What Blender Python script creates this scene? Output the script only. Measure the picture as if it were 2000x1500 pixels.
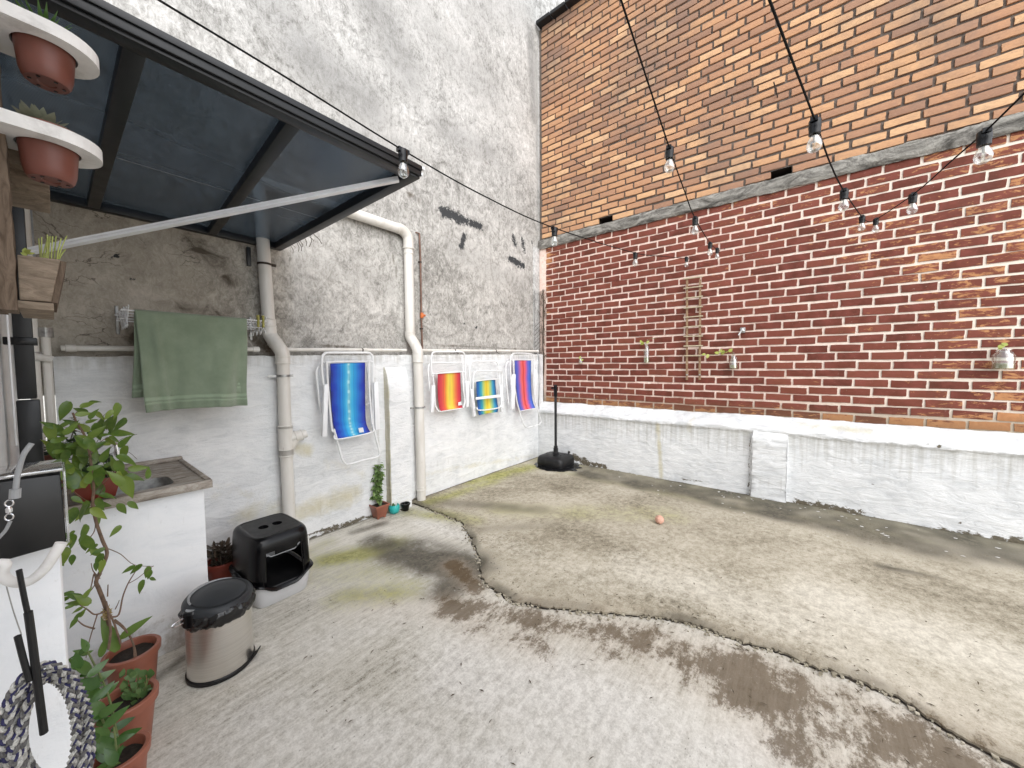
import bpy, bmesh, math, random
import numpy as np
from mathutils import Vector, Matrix, noise as mnoise

random.seed(7)
rng = np.random.default_rng(7)
sc = bpy.context.scene
for o in list(bpy.data.objects):
    bpy.data.objects.remove(o)
COL = sc.collection
R_ = math.radians

# ------------------------------------------------------------------ camera
FPX, CH = 712.5, 1.45                                   # focal length in pixels of a 2000 px wide picture; eye height


def cam_axes(yaw, pitch, roll):
    cy, sy, cp, sp = math.cos(yaw), math.sin(yaw), math.cos(pitch), math.sin(pitch)
    fw = np.array([sy * cp, cy * cp, sp])
    rt = np.array([cy, -sy, 0.0])
    up = np.cross(rt, fw)
    return math.cos(roll) * rt + math.sin(roll) * up, -math.sin(roll) * rt + math.cos(roll) * up, fw


AX = cam_axes(R_(51.45), R_(-2.815), R_(-0.3455))
CAM = np.array([0, 0, CH])
cam_d = bpy.data.cameras.new('camera')
cam = bpy.data.objects.new('camera', cam_d)
COL.objects.link(cam)
cam_d.sensor_width = 36
cam_d.lens = FPX / 2000 * 36
cam_d.clip_start, cam_d.clip_end = 0.02, 300
m = Matrix.Identity(4)
for i in range(3):
    m[i][0], m[i][1], m[i][2], m[i][3] = AX[0][i], AX[1][i], -AX[2][i], CAM[i]
cam.matrix_world = m
sc.camera = cam


def ray(px, py):
    return (px - 1000) * AX[0] - (py - 750) * AX[1] + FPX * AX[2]


def G(px, py, z=0.0):
    v = ray(px, py)
    return CAM + v * (z - CH) / v[2]


def PY(px, py, Y):
    v = ray(px, py)
    return CAM + v * Y / v[1]


def PX(px, py, X):
    v = ray(px, py)
    return CAM + v * X / v[0]


def proj(p):
    v = np.asarray(p) - CAM
    d = v @ AX[2]
    return 1000 + FPX * (v @ AX[0]) / d, 750 - FPX * (v @ AX[1]) / d, d


# ------------------------------------------------------------------ light and exposure
SUN_EL, SUN_AZ = R_(42), R_(212)                        # overcast: a broad soft sun from behind the camera, a little to the right
w = bpy.data.worlds.new('World')
sc.world = w
w.use_nodes = True
wn = w.node_tree
bg = wn.nodes['Background']
sky = wn.nodes.new('ShaderNodeTexSky')
sky.sky_type = 'NISHITA'
sky.sun_disc = False
sky.sun_elevation = SUN_EL
sky.sun_rotation = SUN_AZ
sky.air_density, sky.dust_density, sky.ozone_density = 1.0, 1.0, 1.0
hs = wn.nodes.new('ShaderNodeHueSaturation')
hs.inputs['Saturation'].default_value = 0.22
wn.links.new(sky.outputs[0], hs.inputs['Color'])
wn.links.new(hs.outputs[0], bg.inputs['Color'])
bg.inputs['Strength'].default_value = 0.15
sd = bpy.data.lights.new('sun', 'SUN')
sun = bpy.data.objects.new('sun', sd)
COL.objects.link(sun)
sd.energy = 0.7
sd.angle = R_(75)
sd.color = (1, 0.97, 0.93)
sdir = Vector((math.sin(SUN_AZ) * math.cos(SUN_EL), math.cos(SUN_AZ) * math.cos(SUN_EL), math.sin(SUN_EL)))
sun.rotation_euler = sdir.to_track_quat('Z', 'Y').to_euler()
sun.location = (0, 0, 12)
sc.view_settings.view_transform = 'Standard'
sc.view_settings.look = 'None'
sc.view_settings.gamma = 1
sc.view_settings.use_curve_mapping = False
sc.view_settings.exposure = 1.38


# ------------------------------------------------------------------ node helper
class NG:
    def __init__(s, name):
        s.m = bpy.data.materials.new(name)
        s.m.use_nodes = True
        s.t = s.m.node_tree
        s.b = s.t.nodes['Principled BSDF']
        s.out = s.t.nodes['Material Output']
        s._pos = None

    def put(s, sock, v):
        if isinstance(v, bpy.types.NodeSocket):
            s.t.links.new(v, sock)
        elif isinstance(v, (tuple, list)) and len(v) == 3 and sock.type == 'RGBA':
            sock.default_value = (*v, 1)
        else:
            sock.default_value = v

    def node(s, typ, props=None, **ins):
        n = s.t.nodes.new(typ)
        for k, v in (props or {}).items():
            setattr(n, k, v)
        for k, v in ins.items():
            s.put(n.inputs[k.replace('_', ' ')], v)
        return n

    def pos(s):
        if s._pos is None:
            s._pos = s.node('ShaderNodeNewGeometry').outputs['Position']
        return s._pos

    def vec(s, scale=(1, 1, 1), base=None, loc=(0, 0, 0), rot=(0, 0, 0)):
        return s.node('ShaderNodeMapping', None, Vector=base or s.pos(), Scale=scale, Location=loc, Rotation=rot).outputs[0]

    def noise(s, scale, detail=4, rough=0.5, dist=0.0, vec=None):
        return s.node('ShaderNodeTexNoise', None, Vector=vec or s.pos(), Scale=scale, Detail=detail, Roughness=rough, Distortion=dist).outputs[0]

    def voro(s, scale, vec=None, feature='F1'):
        return s.node('ShaderNodeTexVoronoi', {'feature': feature}, Vector=vec or s.pos(), Scale=scale).outputs['Distance']

    def math(s, op, a, b=0.0, c=0.0, clamp=False):
        n = s.t.nodes.new('ShaderNodeMath')
        n.operation = op
        n.use_clamp = clamp
        s.put(n.inputs[0], a)
        s.put(n.inputs[1], b)
        s.put(n.inputs[2], c)
        return n.outputs[0]

    def map(s, v, a, b, lo=0.0, hi=1.0):
        return s.node('ShaderNodeMapRange', {'clamp': True}, Value=v, From_Min=a, From_Max=b, To_Min=lo, To_Max=hi).outputs[0]

    def mix(s, f, a, b, blend='MIX'):
        n = s.t.nodes.new('ShaderNodeMix')
        n.data_type = 'RGBA'
        n.blend_type = blend
        s.put(n.inputs[0], f)
        s.put(n.inputs[6], a)
        s.put(n.inputs[7], b)
        return n.outputs[2]

    def ramp(s, f, stops):
        n = s.t.nodes.new('ShaderNodeValToRGB')
        s.put(n.inputs[0], f)
        e = n.color_ramp.elements
        while len(e) < len(stops):
            e.new(0.5)
        for i, (p, c) in enumerate(stops):
            e[i].position = p
            e[i].color = (*c, 1) if isinstance(c, (tuple, list)) else (c, c, c, 1)
        return n.outputs[0]

    def attr(s, name):
        return s.node('ShaderNodeAttribute', {'attribute_name': name}).outputs['Fac']

    def bump(s, h, strength=0.3, dist=0.01, prev=None):
        n = s.node('ShaderNodeBump', None, Height=h, Strength=strength, Distance=dist)
        if prev is not None:
            s.put(n.inputs['Normal'], prev)
        return n.outputs[0]

    def done(s, color=None, rough=None, normal=None, **kw):
        if color is not None:
            s.put(s.b.inputs['Base Color'], color)
        if rough is not None:
            s.put(s.b.inputs['Roughness'], rough)
        if normal is not None:
            s.put(s.b.inputs['Normal'], normal)
        for k, v in kw.items():
            s.put(s.b.inputs[k.replace('_', ' ')], v)
        return s.m


def rnd_value(g):
    """a random number per object, and per loose piece where pieces are joined"""
    a = g.node('ShaderNodeObjectInfo').outputs['Random']
    b = g.node('ShaderNodeNewGeometry').outputs['Random Per Island']
    return g.math('FRACT', g.math('ADD', g.math('MULTIPLY', a, 7.31), g.math('MULTIPLY', b, 3.77)))


def simple(name, c, rough=0.5, var=0.12, scale=30, bump=0.0, metallic=0.0, spec=0.5, dirt=None, bscale=None):
    g = NG(name)
    n = g.noise(scale, 6, 0.6)
    c2 = tuple(x * (1 - var * 2) for x in c)
    c3 = tuple(min(1, x * (1 + var)) for x in c)
    col = g.ramp(n, [(0.3, c2), (0.7, c3)])
    if dirt:
        d = g.map(g.noise(9, 8, 0.7, 0.5), 0.52, 0.72)
        col = g.mix(g.math('MULTIPLY', d, dirt[1]), col, dirt[0])
    nm = g.bump(g.noise(bscale or scale * 2, 6, 0.6), bump, 0.004) if bump else None
    return g.done(col, g.map(n, 0.3, 0.7, rough * 0.85, min(1, rough * 1.15)), nm, Metallic=metallic, Specular_IOR_Level=spec)


def stain(g, att, nz, k=1.0, sharp=4.0):
    """mask from a baked stain attribute broken up by noise"""
    a = g.attr(att)
    v = g.math('ADD', a, g.math('MULTIPLY', g.math('SUBTRACT', nz, 0.5), k))
    return g.math('MULTIPLY', g.math('ADD', g.math('MULTIPLY', g.math('SUBTRACT', v, 0.5), sharp), 0.5, clamp=True),
                  g.math('MULTIPLY', a, 6.0, clamp=True), clamp=True)


MAT = {}


def build_materials():
    # ---- rendered concrete wall
    g = NG('concrete_render')
    big = g.noise(0.9, 6, 0.6, 0.4)
    mid = g.noise(5.5, 9, 0.68, 1.6)
    strk = g.noise(19, 10, 0.8, 1.5, g.vec((1.35, 1, 0.8), rot=(0, 0.5, 0)))
    fine = g.noise(90, 6, 0.75, 1.2)
    v = g.math('ADD', g.math('MULTIPLY', mid, 0.34), g.math('ADD', g.math('MULTIPLY', strk, 0.54), g.math('MULTIPLY', big, 0.22)))
    v = g.math('ADD', v, g.math('MULTIPLY', fine, 0.20))
    v = g.math('ADD', v, g.math('MULTIPLY', g.attr('light'), 0.025))
    col = g.ramp(v, [(0.52, (0.125, 0.122, 0.116)), (0.60, (0.27, 0.267, 0.256)), (0.67, (0.43, 0.426, 0.415)), (0.78, (0.68, 0.675, 0.665))])
    run = g.noise(6, 8, 0.7, 0.3, g.vec((1.6, 1, 0.09)))
    col = g.mix(g.math('MULTIPLY', g.map(run, 0.54, 0.72), 0.42), col, (0.17, 0.165, 0.155))
    col = g.mix(g.math('MULTIPLY', g.map(g.noise(3.3, 9, 0.75, 0.6, g.vec((1.2, 1, 0.5))), 0.57, 0.72), 0.26), col, (0.13, 0.13, 0.125))
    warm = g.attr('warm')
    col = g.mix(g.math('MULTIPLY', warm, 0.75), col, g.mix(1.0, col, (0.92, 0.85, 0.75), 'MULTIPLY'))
    col = g.mix(g.math('MULTIPLY', g.attr('scratch'), 0.55), col, g.mix(mid, (0.33, 0.29, 0.23), (0.55, 0.49, 0.40)))  # beige render, its colour lightened here to offset the awning's shade
    col = g.mix(stain(g, 'mould', mid, 1.5, 3.0), col, g.mix(strk, (0.05, 0.045, 0.036), (0.16, 0.13, 0.10)))
    col = g.mix(g.math('MULTIPLY', stain(g, 'grey', g.math('ADD', g.math('MULTIPLY', strk, 0.6), g.math('MULTIPLY', mid, 0.4)), 2.4, 1.6), 0.5), col, (0.15, 0.15, 0.148))
    # long trowel scratches under the canopy
    nv = g.node('ShaderNodeTexNoise', None, Vector=g.pos(), Scale=5.0, Detail=5.0)
    va = g.node('ShaderNodeVectorMath', {'operation': 'MULTIPLY_ADD'})
    g.put(va.inputs[0], nv.outputs['Color'])
    va.inputs[1].default_value = (0.35, 0.35, 0.35)
    g.put(va.inputs[2], g.pos())
    wv = g.voro(5.5, g.vec((0.6, 1, 2.2), base=va.outputs[0]), 'DISTANCE_TO_EDGE')
    line = g.math('MULTIPLY', g.map(wv, 0.0, 0.022, 1, 0), g.map(g.noise(4, 3), 0.50, 0.58))
    col = g.mix(g.math('MULTIPLY', g.math('MULTIPLY', line, g.attr('scratch')), 0.8), col, (0.075, 0.062, 0.05))
    col = g.mix(stain(g, 'black', g.noise(24, 11, 0.78, 0.4), 3.0, 4.5), col, (0.045, 0.047, 0.05))
    h = g.math('ADD', g.math('MULTIPLY', strk, 0.7), g.math('MULTIPLY', fine, 0.35))
    nm = g.bump(h, 0.4, 0.014)
    MAT['concrete'] = g.done(col, 0.92, nm, Specular_IOR_Level=0.25)

    # ---- white lime paint on rough plaster
    g = NG('white_paint_rough')
    n1 = g.noise(3, 6, 0.6, 0.5)
    lay = g.noise(11, 8, 0.65, 1.2, g.vec((0.55, 0.55, 1.7)))
    n2 = g.noise(55, 6, 0.7, 0.6)
    v = g.math('ADD', g.math('MULTIPLY', n1, 0.5), g.math('MULTIPLY', lay, 0.5))
    col = g.ramp(v, [(0.36, (0.56, 0.575, 0.585)), (0.50, (0.70, 0.71, 0.715)), (0.64, (0.79, 0.795, 0.795))])
    drip = g.noise(9, 5, 0.6, 0.2, g.vec((3.0, 3.0, 0.18)))
    col = g.mix(g.math('MULTIPLY', stain(g, 'drip', drip, 1.2, 2.5), 0.6), col, (0.36, 0.35, 0.31))
    col = g.mix(g.math('MULTIPLY', stain(g, 'algae', g.noise(7, 8, 0.7, 0.6), 1.1, 2.0), 0.6), col, (0.50, 0.44, 0.24))
    col = g.mix(stain(g, 'chip', g.noise(15, 12, 0.78, 0.4, g.vec((1, 1, 1.5))), 2.8, 9.0), col, g.mix(n2, (0.045, 0.04, 0.03), (0.20, 0.17, 0.12)))
    h = g.math('ADD', g.math('MULTIPLY', lay, 1.0), g.math('MULTIPLY', n2, 0.22))
    nm = g.bump(h, 0.55, 0.02)
    MAT['white_rough'] = g.done(col, 0.75, nm, Specular_IOR_Level=0.3)

    g = NG('white_paint_old')
    n = g.noise(5, 8, 0.65, 0.8, g.vec((0.7, 0.7, 1.6)))
    col = g.ramp(n, [(0.32, (0.74, 0.765, 0.79)), (0.5, (0.82, 0.84, 0.86)), (0.7, (0.86, 0.87, 0.88))])
    xyz = g.node('ShaderNodeSeparateXYZ', None, Vector=g.pos())
    sp = g.math('ADD', g.map(xyz.outputs[2], 0.28, 0.0, 0.0, 0.30), g.noise(13, 9, 0.75, 0.3))
    col = g.mix(g.math('MULTIPLY', g.map(sp, 0.62, 0.82), 0.7), col, (0.33, 0.30, 0.25))
    scf = g.noise(28, 8, 0.75, 0.6, g.vec((2.2, 2.2, 0.35)))
    col = g.mix(g.math('MULTIPLY', g.map(scf, 0.62, 0.72), 0.3), col, (0.45, 0.44, 0.42))
    MAT['white_smooth'] = g.done(col, 0.62, g.bump(g.math('ADD', n, g.math('MULTIPLY', g.noise(45, 6, 0.7), 0.3)), 0.35, 0.01), Specular_IOR_Level=0.35)
    MAT['chalk_board'] = simple('chipped_white_board', (0.74, 0.73, 0.71), 0.7, 0.06, 14, 0.4, dirt=((0.22, 0.2, 0.18), 0.5))

    # ---- concrete floor
    for key, warm in (('floor', 0.0), ('slab', 1.0)):
        g = NG('concrete_' + key)
        big = g.noise(1.1, 6, 0.6, 0.5)
        br = g.noise(14, 10, 0.74, 0.15, g.vec((0.28, 3.0, 1), rot=(0, 0, R_(24))))
        mid = g.noise(24, 12, 0.78, 0.2)
        fine = g.noise(120, 7, 0.85)
        v = g.math('ADD', g.math('MULTIPLY', big, 0.34 if warm else 0.26), g.math('ADD', g.math('MULTIPLY', mid, 0.40 if warm else 0.28), g.math('ADD', g.math('MULTIPLY', br, 0.06 if warm else 0.30), g.math('MULTIPLY', fine, 0.34 if warm else 0.30))))
        if warm:
            stops = [(0.48, (0.16, 0.14, 0.10)), (0.53, (0.29, 0.26, 0.195)), (0.585, (0.42, 0.385, 0.305)), (0.67, (0.58, 0.54, 0.45))]
        else:
            stops = [(0.455, (0.15, 0.135, 0.11)), (0.50, (0.38, 0.36, 0.305)), (0.55, (0.53, 0.51, 0.45)), (0.63, (0.68, 0.66, 0.60))]
        col = g.ramp(v, stops)
        pm = g.math('MULTIPLY', stain(g, 'pale', mid, 0.9, 1.5), 0.85)
        pal = (0.70, 0.665, 0.57) if warm else (0.76, 0.745, 0.70)
        col = g.mix(pm, col, g.mix(g.map(g.math('ADD', g.math('MULTIPLY', mid, 0.55), g.math('ADD', g.math('MULTIPLY', fine, 0.3), g.math('MULTIPLY', br, 0.15))), 0.42, 0.56), g.mix(1, pal, (0.62, 0.61, 0.60), 'MULTIPLY'), pal))
        al = g.math('MULTIPLY', stain(g, 'algae', mid, 1.3, 1.2), 0.9)
        col = g.mix(al, col, g.mix(g.map(mid, 0.38, 0.62), (0.17, 0.175, 0.04), (0.43, 0.42, 0.16)))
        dk = g.math('MULTIPLY', stain(g, 'dark', g.math('ADD', g.math('MULTIPLY', mid, 0.75), g.math('MULTIPLY', big, 0.25)), 1.7, 1.9), 0.94)
        col = g.mix(dk, col, g.mix(g.map(mid, 0.38, 0.64), (0.035, 0.031, 0.023), (0.155, 0.14, 0.105)))
        bn = stain(g, 'brown', g.math('ADD', g.math('MULTIPLY', g.noise(8, 13, 0.8, 0.2, g.vec((0.8, 1.5, 1), rot=(0, 0, R_(30)))), 0.55), g.math('ADD', g.math('MULTIPLY', fine, 0.2), g.math('MULTIPLY', g.noise(34, 10, 0.8, 0.2), 0.25))), 3.4, 4.2)
        col = g.mix(g.math('MULTIPLY', bn, 0.82), col, g.mix(br, (0.05, 0.030, 0.012), (0.17, 0.115, 0.06)))
        pk = g.math('MULTIPLY', g.attr('brown'), g.math('SUBTRACT', 1.0, bn))
        col = g.mix(g.math('MULTIPLY', pk, 0.5), col, (0.52, 0.42, 0.32))
        # grit, pits and leaf crumbs
        sp = g.math('MULTIPLY', g.map(g.voro(38, g.vec((0.6, 1.5, 1), rot=(0, 0, 0.4))), 0.05, 0.12, 1, 0), g.map(g.noise(2.3, 4), 0.48, 0.6))
        col = g.mix(g.math('MULTIPLY', sp, 0.75), col, (0.06, 0.05, 0.035))
        sp2 = g.math('MULTIPLY', g.map(g.voro(21), 0.03, 0.08, 1, 0), g.map(g.noise(3.1, 4), 0.52, 0.6))
        col = g.mix(g.math('MULTIPLY', sp2, 0.7), col, (0.72, 0.70, 0.64))
        h = g.math('ADD', g.math('MULTIPLY', mid, 0.6), g.math('ADD', g.math('MULTIPLY', br, 0.35), g.math('MULTIPLY', fine, 0.3)))
        nm = g.bump(h, 0.28, 0.010)
        rgh = g.math('SUBTRACT', 0.92, g.math('MULTIPLY', dk, 0.22))
        MAT[key] = g.done(col, rgh, nm, Specular_IOR_Level=0.3)

    # ---- red painted brick, paint flaking to orange clay
    g = NG('red_painted_brick')
    r = rnd_value(g)
    red = g.ramp(r, [(0.0, (0.105, 0.027, 0.016)), (0.5, (0.140, 0.037, 0.022)), (1.0, (0.190, 0.058, 0.034))])
    red = g.mix(g.map(g.noise(8, 6, 0.6), 0.4, 0.8), red, (0.22, 0.06, 0.045))
    fl = g.noise(15, 10, 0.74, 0.6, g.vec((1, 0.6, 1.9)))
    xyz = g.node('ShaderNodeSeparateXYZ', None, Vector=g.pos())
    y, z = xyz.outputs[1], xyz.outputs[2]
    right = g.map(g.math('ADD', y, g.math('MULTIPLY', g.math('SUBTRACT', g.noise(1.6, 6, 0.65), 0.5), 2.2)), 0.3, -1.7, 0.0, 0.22)
    up = g.map(z, 2.0, 3.3, 0.0, 0.11)
    low = g.map(z, 1.06, 0.9, 0.0, 0.28)
    edge = g.map(y, 2.95, 3.25, 0.0, 0.22)
    amount = g.math('ADD', g.math('ADD', right, up), g.math('ADD', low, edge))
    amount = g.math('MULTIPLY', amount, g.map(r, 0.05, 0.85, 0.45, 1.15))
    amount = g.math('ADD', amount, g.map(g.noise(0.9, 4), 0.35, 0.7, -0.08, 0.10))
    fm = g.map(g.math('ADD', fl, amount), 0.715, 0.76)
    clay = g.mix(g.noise(20, 6, 0.7, 0.5), (0.30, 0.115, 0.05), (0.58, 0.30, 0.135))
    col = g.mix(fm, red, clay)
    col = g.mix(g.math('MULTIPLY', g.map(g.noise(60, 4, 0.6), 0.68, 0.72), 0.6), col, (0.42, 0.30, 0.25))
    col = g.mix(g.math('MULTIPLY', g.map(z, 1.02, 0.89), 0.45), col, (0.14, 0.09, 0.045))
    grime = g.noise(2.6, 9, 0.72, 0.3, g.vec((1, 1.2, 0.45)))
    col = g.mix(g.map(grime, 0.54, 0.72, 0, 0.45), col, (0.075, 0.035, 0.024))
    h = g.math('ADD', g.math('MULTIPLY', fm, -0.4), g.noise(45, 6, 0.7))
    MAT['red_brick'] = g.done(col, 0.78, g.bump(h, 0.4, 0.006), Specular_IOR_Level=0.3)

    g = NG('pink_mortar')
    n = g.noise(25, 8, 0.7, 0.6)
    col = g.ramp(n, [(0.28, (0.50, 0.33, 0.27)), (0.45, (0.76, 0.57, 0.49)), (0.7, (0.84, 0.74, 0.66))])
    xyz = g.node('ShaderNodeSeparateXYZ', None, Vector=g.pos())
    col = g.mix(g.map(xyz.outputs[1], 0.8, -1.2, 0, 0.85), col, (0.80, 0.73, 0.63))
    col = g.mix(g.math('MULTIPLY', g.map(xyz.outputs[2], 1.1, 0.9), 0.7), col, (0.24, 0.19, 0.11))
    MAT['pink_mortar'] = g.done(col, 0.9, g.bump(n, 0.6, 0.008))

    # ---- bare brick
    g = NG('bare_brick')
    r = rnd_value(g)
    col = g.ramp(r, [(0.0, (0.27, 0.155, 0.105)), (0.15, (0.38, 0.21, 0.13)), (0.4, (0.47, 0.255, 0.145)), (0.7, (0.54, 0.305, 0.165)), (0.9, (0.62, 0.375, 0.205)), (1.0, (0.66, 0.43, 0.25))])
    n = g.noise(16, 8, 0.7, 0.8, g.vec((1, 0.6, 1.6)))
    col = g.mix(g.map(n, 0.45, 0.75, 0, 0.55), col, (0.36, 0.20, 0.135))
    gr = g.noise(55, 9, 0.8, 0.4, g.vec((1, 0.5, 1.6)))
    col = g.mix(g.map(gr, 0.54, 0.68, 0, 0.6), col, (0.20, 0.115, 0.075))
    col = g.mix(g.map(gr, 0.44, 0.34, 0, 0.35), col, (0.72, 0.52, 0.33))
    soot = g.math('ADD', g.noise(0.8, 5, 0.6), g.math('MULTIPLY', g.noise(9, 7, 0.7), 0.3))
    xyz = g.node('ShaderNodeSeparateXYZ', None, Vector=g.pos())
    soot = g.math('ADD', soot, g.map(xyz.outputs[2], 4.0, 6.6, -0.06, 0.12))
    col = g.mix(g.map(soot, 0.64, 0.86, 0, 0.72), col, (0.20, 0.145, 0.12))
    h = g.math('ADD', n, g.math('MULTIPLY', g.noise(70, 5, 0.7), 0.5))
    MAT['bare_brick'] = g.done(col, 0.88, g.bump(h, 0.5, 0.008), Specular_IOR_Level=0.25)
    MAT['grey_mortar'] = simple('grey_mortar', (0.15, 0.12, 0.10), 0.95, 0.22, 22, 0.6)

    # ---- weathered concrete band
    g = NG('weathered_band')
    n = g.noise(7, 9, 0.7, 1.0, g.vec((1, 0.5, 1.4)))
    n2 = g.noise(50, 7, 0.7)
    col = g.ramp(n, [(0.34, (0.05, 0.047, 0.042)), (0.46, (0.17, 0.16, 0.145)), (0.56, (0.33, 0.315, 0.285)), (0.75, (0.46, 0.44, 0.40))])
    col = g.mix(g.map(n2, 0.55, 0.75, 0, 0.6), col, (0.09, 0.085, 0.075))
    MAT['band'] = g.done(col, 0.95, g.bump(g.math('ADD', n, n2), 0.8, 0.02), Specular_IOR_Level=0.2)

    # ---- pipes, plastics, metals
    g = NG('cream_pvc')
    n = g.noise(4, 6, 0.6, 0.4, g.vec((2.5, 2.5, 0.5)))
    col = g.ramp(n, [(0.35, (0.60, 0.57, 0.52)), (0.6, (0.70, 0.68, 0.64))])
    col = g.mix(g.map(g.noise(30, 7, 0.7, 0.5, g.vec((1, 1, 0.3))), 0.66, 0.74, 0, 0.7), col, (0.32, 0.28, 0.23))
    MAT['pvc'] = g.done(col, 0.42, Specular_IOR_Level=0.45)
    MAT['black_frame'] = simple('black_aluminium', (0.007, 0.008, 0.010), 0.4, 0.2, 12)
    MAT['alu'] = simple('aluminium', (0.80, 0.81, 0.83), 0.38, 0.05, 20, metallic=0.25)
    MAT['chrome'] = simple('chrome', (0.75, 0.75, 0.76), 0.12, 0.03, 8, metallic=1)
    MAT['zinc'] = simple('zinc_strap', (0.42, 0.42, 0.41), 0.42, 0.2, 40, metallic=0.8)
    MAT['white_metal'] = simple('white_lacquered_tube', (0.74, 0.745, 0.75), 0.3, 0.04, 20)
    MAT['white_plastic'] = simple('white_plastic', (0.80, 0.81, 0.83), 0.35, 0.03, 10)
    MAT['black_plastic'] = simple('black_plastic', (0.004, 0.004, 0.005), 0.24, 0.15, 9, 0.05, spec=0.3)
    MAT['matt_black'] = simple('matt_black_plastic', (0.009, 0.009, 0.010), 0.45, 0.2, 25, 0.1, spec=0.35, dirt=((0.05, 0.048, 0.045), 0.4))
    MAT['grey_plastic'] = simple('light_grey_plastic', (0.52, 0.52, 0.53), 0.4, 0.04, 8)
    MAT['bag'] = simple('black_bin_liner', (0.008, 0.008, 0.009), 0.16, 0.1, 12, 0.5, bscale=35)
    MAT['lid'] = simple('dark_grey_lid', (0.026, 0.029, 0.033), 0.42, 0.1, 10, spec=0.35)
    MAT['copper'] = simple('brown_copper_tube', (0.20, 0.115, 0.085), 0.5, 0.2, 18, metallic=0.4)
    MAT['orange'] = simple('orange_valve', (0.55, 0.14, 0.03), 0.5, 0.1, 18)
    MAT['dark_iron'] = simple('rusty_iron', (0.05, 0.036, 0.028), 0.8, 0.3, 40, 0.4)
    MAT['wire'] = simple('black_cable', (0.006, 0.006, 0.006), 0.8, 0.1, 30, spec=0.15)
    MAT['glossy_black'] = simple('glossy_black_panel', (0.006, 0.006, 0.007), 0.35, 0.1, 6, dirt=((0.05, 0.05, 0.05), 0.2))
    MAT['silver_grey'] = simple('silver_grey_cord', (0.30, 0.31, 0.32), 0.4, 0.1, 30)
    g = NG('brushed_steel')
    n = g.noise(1.0, 6, 0.7, 0, g.vec((3, 3, 260)))
    col = g.ramp(n, [(0.3, (0.66, 0.64, 0.61)), (0.7, (0.82, 0.80, 0.77))])
    MAT['steel'] = g.done(col, g.map(n, 0.3, 0.7, 0.30, 0.42), g.bump(n, 0.03, 0.001), Metallic=1.0, Anisotropic=0.5)

    # ---- smoked twin-wall polycarbonate
    g = NG('smoked_polycarbonate')
    xyz = g.node('ShaderNodeSeparateXYZ', None, Vector=g.pos())
    rib = g.math('SINE', g.math('MULTIPLY', xyz.outputs[1], 620.0))
    big = g.noise(1.2, 2, 0.4, 0.0, g.vec((0.4, 1.6, 1)))
    col = g.ramp(big, [(0.3, (0.022, 0.032, 0.048)), (0.7, (0.040, 0.054, 0.074))])
    g.done(col, g.map(big, 0.35, 0.65, 0.18, 0.3), g.bump(rib, 0.16, 0.002), Specular_IOR_Level=0.6)
    tr = g.node('ShaderNodeBsdfTransparent', None, Color=(0.52, 0.60, 0.68))
    mx = g.node('ShaderNodeMixShader', None, Fac=0.68)
    g.t.links.new(tr.outputs[0], mx.inputs[1])
    g.t.links.new(g.b.outputs[0], mx.inputs[2])
    g.t.links.new(mx.outputs[0], g.out.inputs[0])
    MAT['poly'] = g.m

    # ---- clear glass (thin) for bulbs, jars and the clear cover
    for key, tint, fac in (('glass', (0.93, 0.95, 0.94), 0.14), ('clear_cover', (0.86, 0.88, 0.9), 0.3)):
        g = NG(key)
        g.done((0.85, 0.87, 0.86), 0.04, Specular_IOR_Level=0.8)
        tr = g.node('ShaderNodeBsdfTransparent', None, Color=tint)
        lw = g.node('ShaderNodeLayerWeight', None, Blend=0.45)
        gl = g.node('ShaderNodeBsdfGlossy', None, Color=(0.95, 0.95, 0.95), Roughness=0.04)
        m1 = g.node('ShaderNodeMixShader', None, Fac=g.math('ADD', g.math('MULTIPLY', lw.outputs['Facing'], 0.5), fac, clamp=True))
        g.t.links.new(tr.outputs[0], m1.inputs[1])
        g.t.links.new(gl.outputs[0], m1.inputs[2])
        g.t.links.new(m1.outputs[0], g.out.inputs[0])
        MAT[key] = g.m
    MAT['water'] = simple('jar_water', (0.32, 0.31, 0.19), 0.2, 0.1, 10)
    MAT['filament'] = simple('filament', (0.4, 0.36, 0.28), 0.4, 0.1, 10)

    # ---- wood
    for key, c1, c2 in (('old_wood', (0.075, 0.052, 0.036), (0.20, 0.15, 0.11)), ('planter_wood', (0.15, 0.115, 0.085), (0.33, 0.265, 0.20)),
                        ('trellis_wood', (0.20, 0.12, 0.07), (0.36, 0.25, 0.16)), ('peg_wood', (0.20, 0.19, 0.045), (0.42, 0.40, 0.14)), ('rung_wood', (0.36, 0.30, 0.20), (0.52, 0.45, 0.33))):
        g = NG(key)
        n = g.noise(14, 8, 0.65, 1.5, g.vec((1, 1, 4) if key != 'old_wood' else (4, 4, 0.7)))
        n2 = g.noise(90, 5, 0.7)
        col = g.ramp(n, [(0.3, c1), (0.7, c2)])
        MAT[key] = g.done(col, 0.85, g.bump(g.math('ADD', n, g.math('MULTIPLY', n2, 0.4)), 0.6, 0.006), Specular_IOR_Level=0.25)
    # ---- granite/cement counter
    g = NG('worn_cement_counter')
    n = g.noise(14, 9, 0.75, 1.2, g.vec((0.5, 1.6, 1)))
    col = g.ramp(n, [(0.34, (0.11, 0.085, 0.066)), (0.48, (0.30, 0.265, 0.225)), (0.62, (0.46, 0.43, 0.385)), (0.75, (0.58, 0.555, 0.51))])
    MAT['counter'] = g.done(col, 0.75, g.bump(n, 0.5, 0.01))

    # ---- pots, soil, leaves
    MAT['terracotta'] = simple('terracotta_plastic', (0.30, 0.105, 0.065), 0.42, 0.1, 8, 0.05)
    MAT['pot_brown'] = simple('red_brown_plastic', (0.17, 0.055, 0.038), 0.45, 0.12, 9, 0.05, dirt=((0.13, 0.06, 0.045), 0.5))
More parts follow.
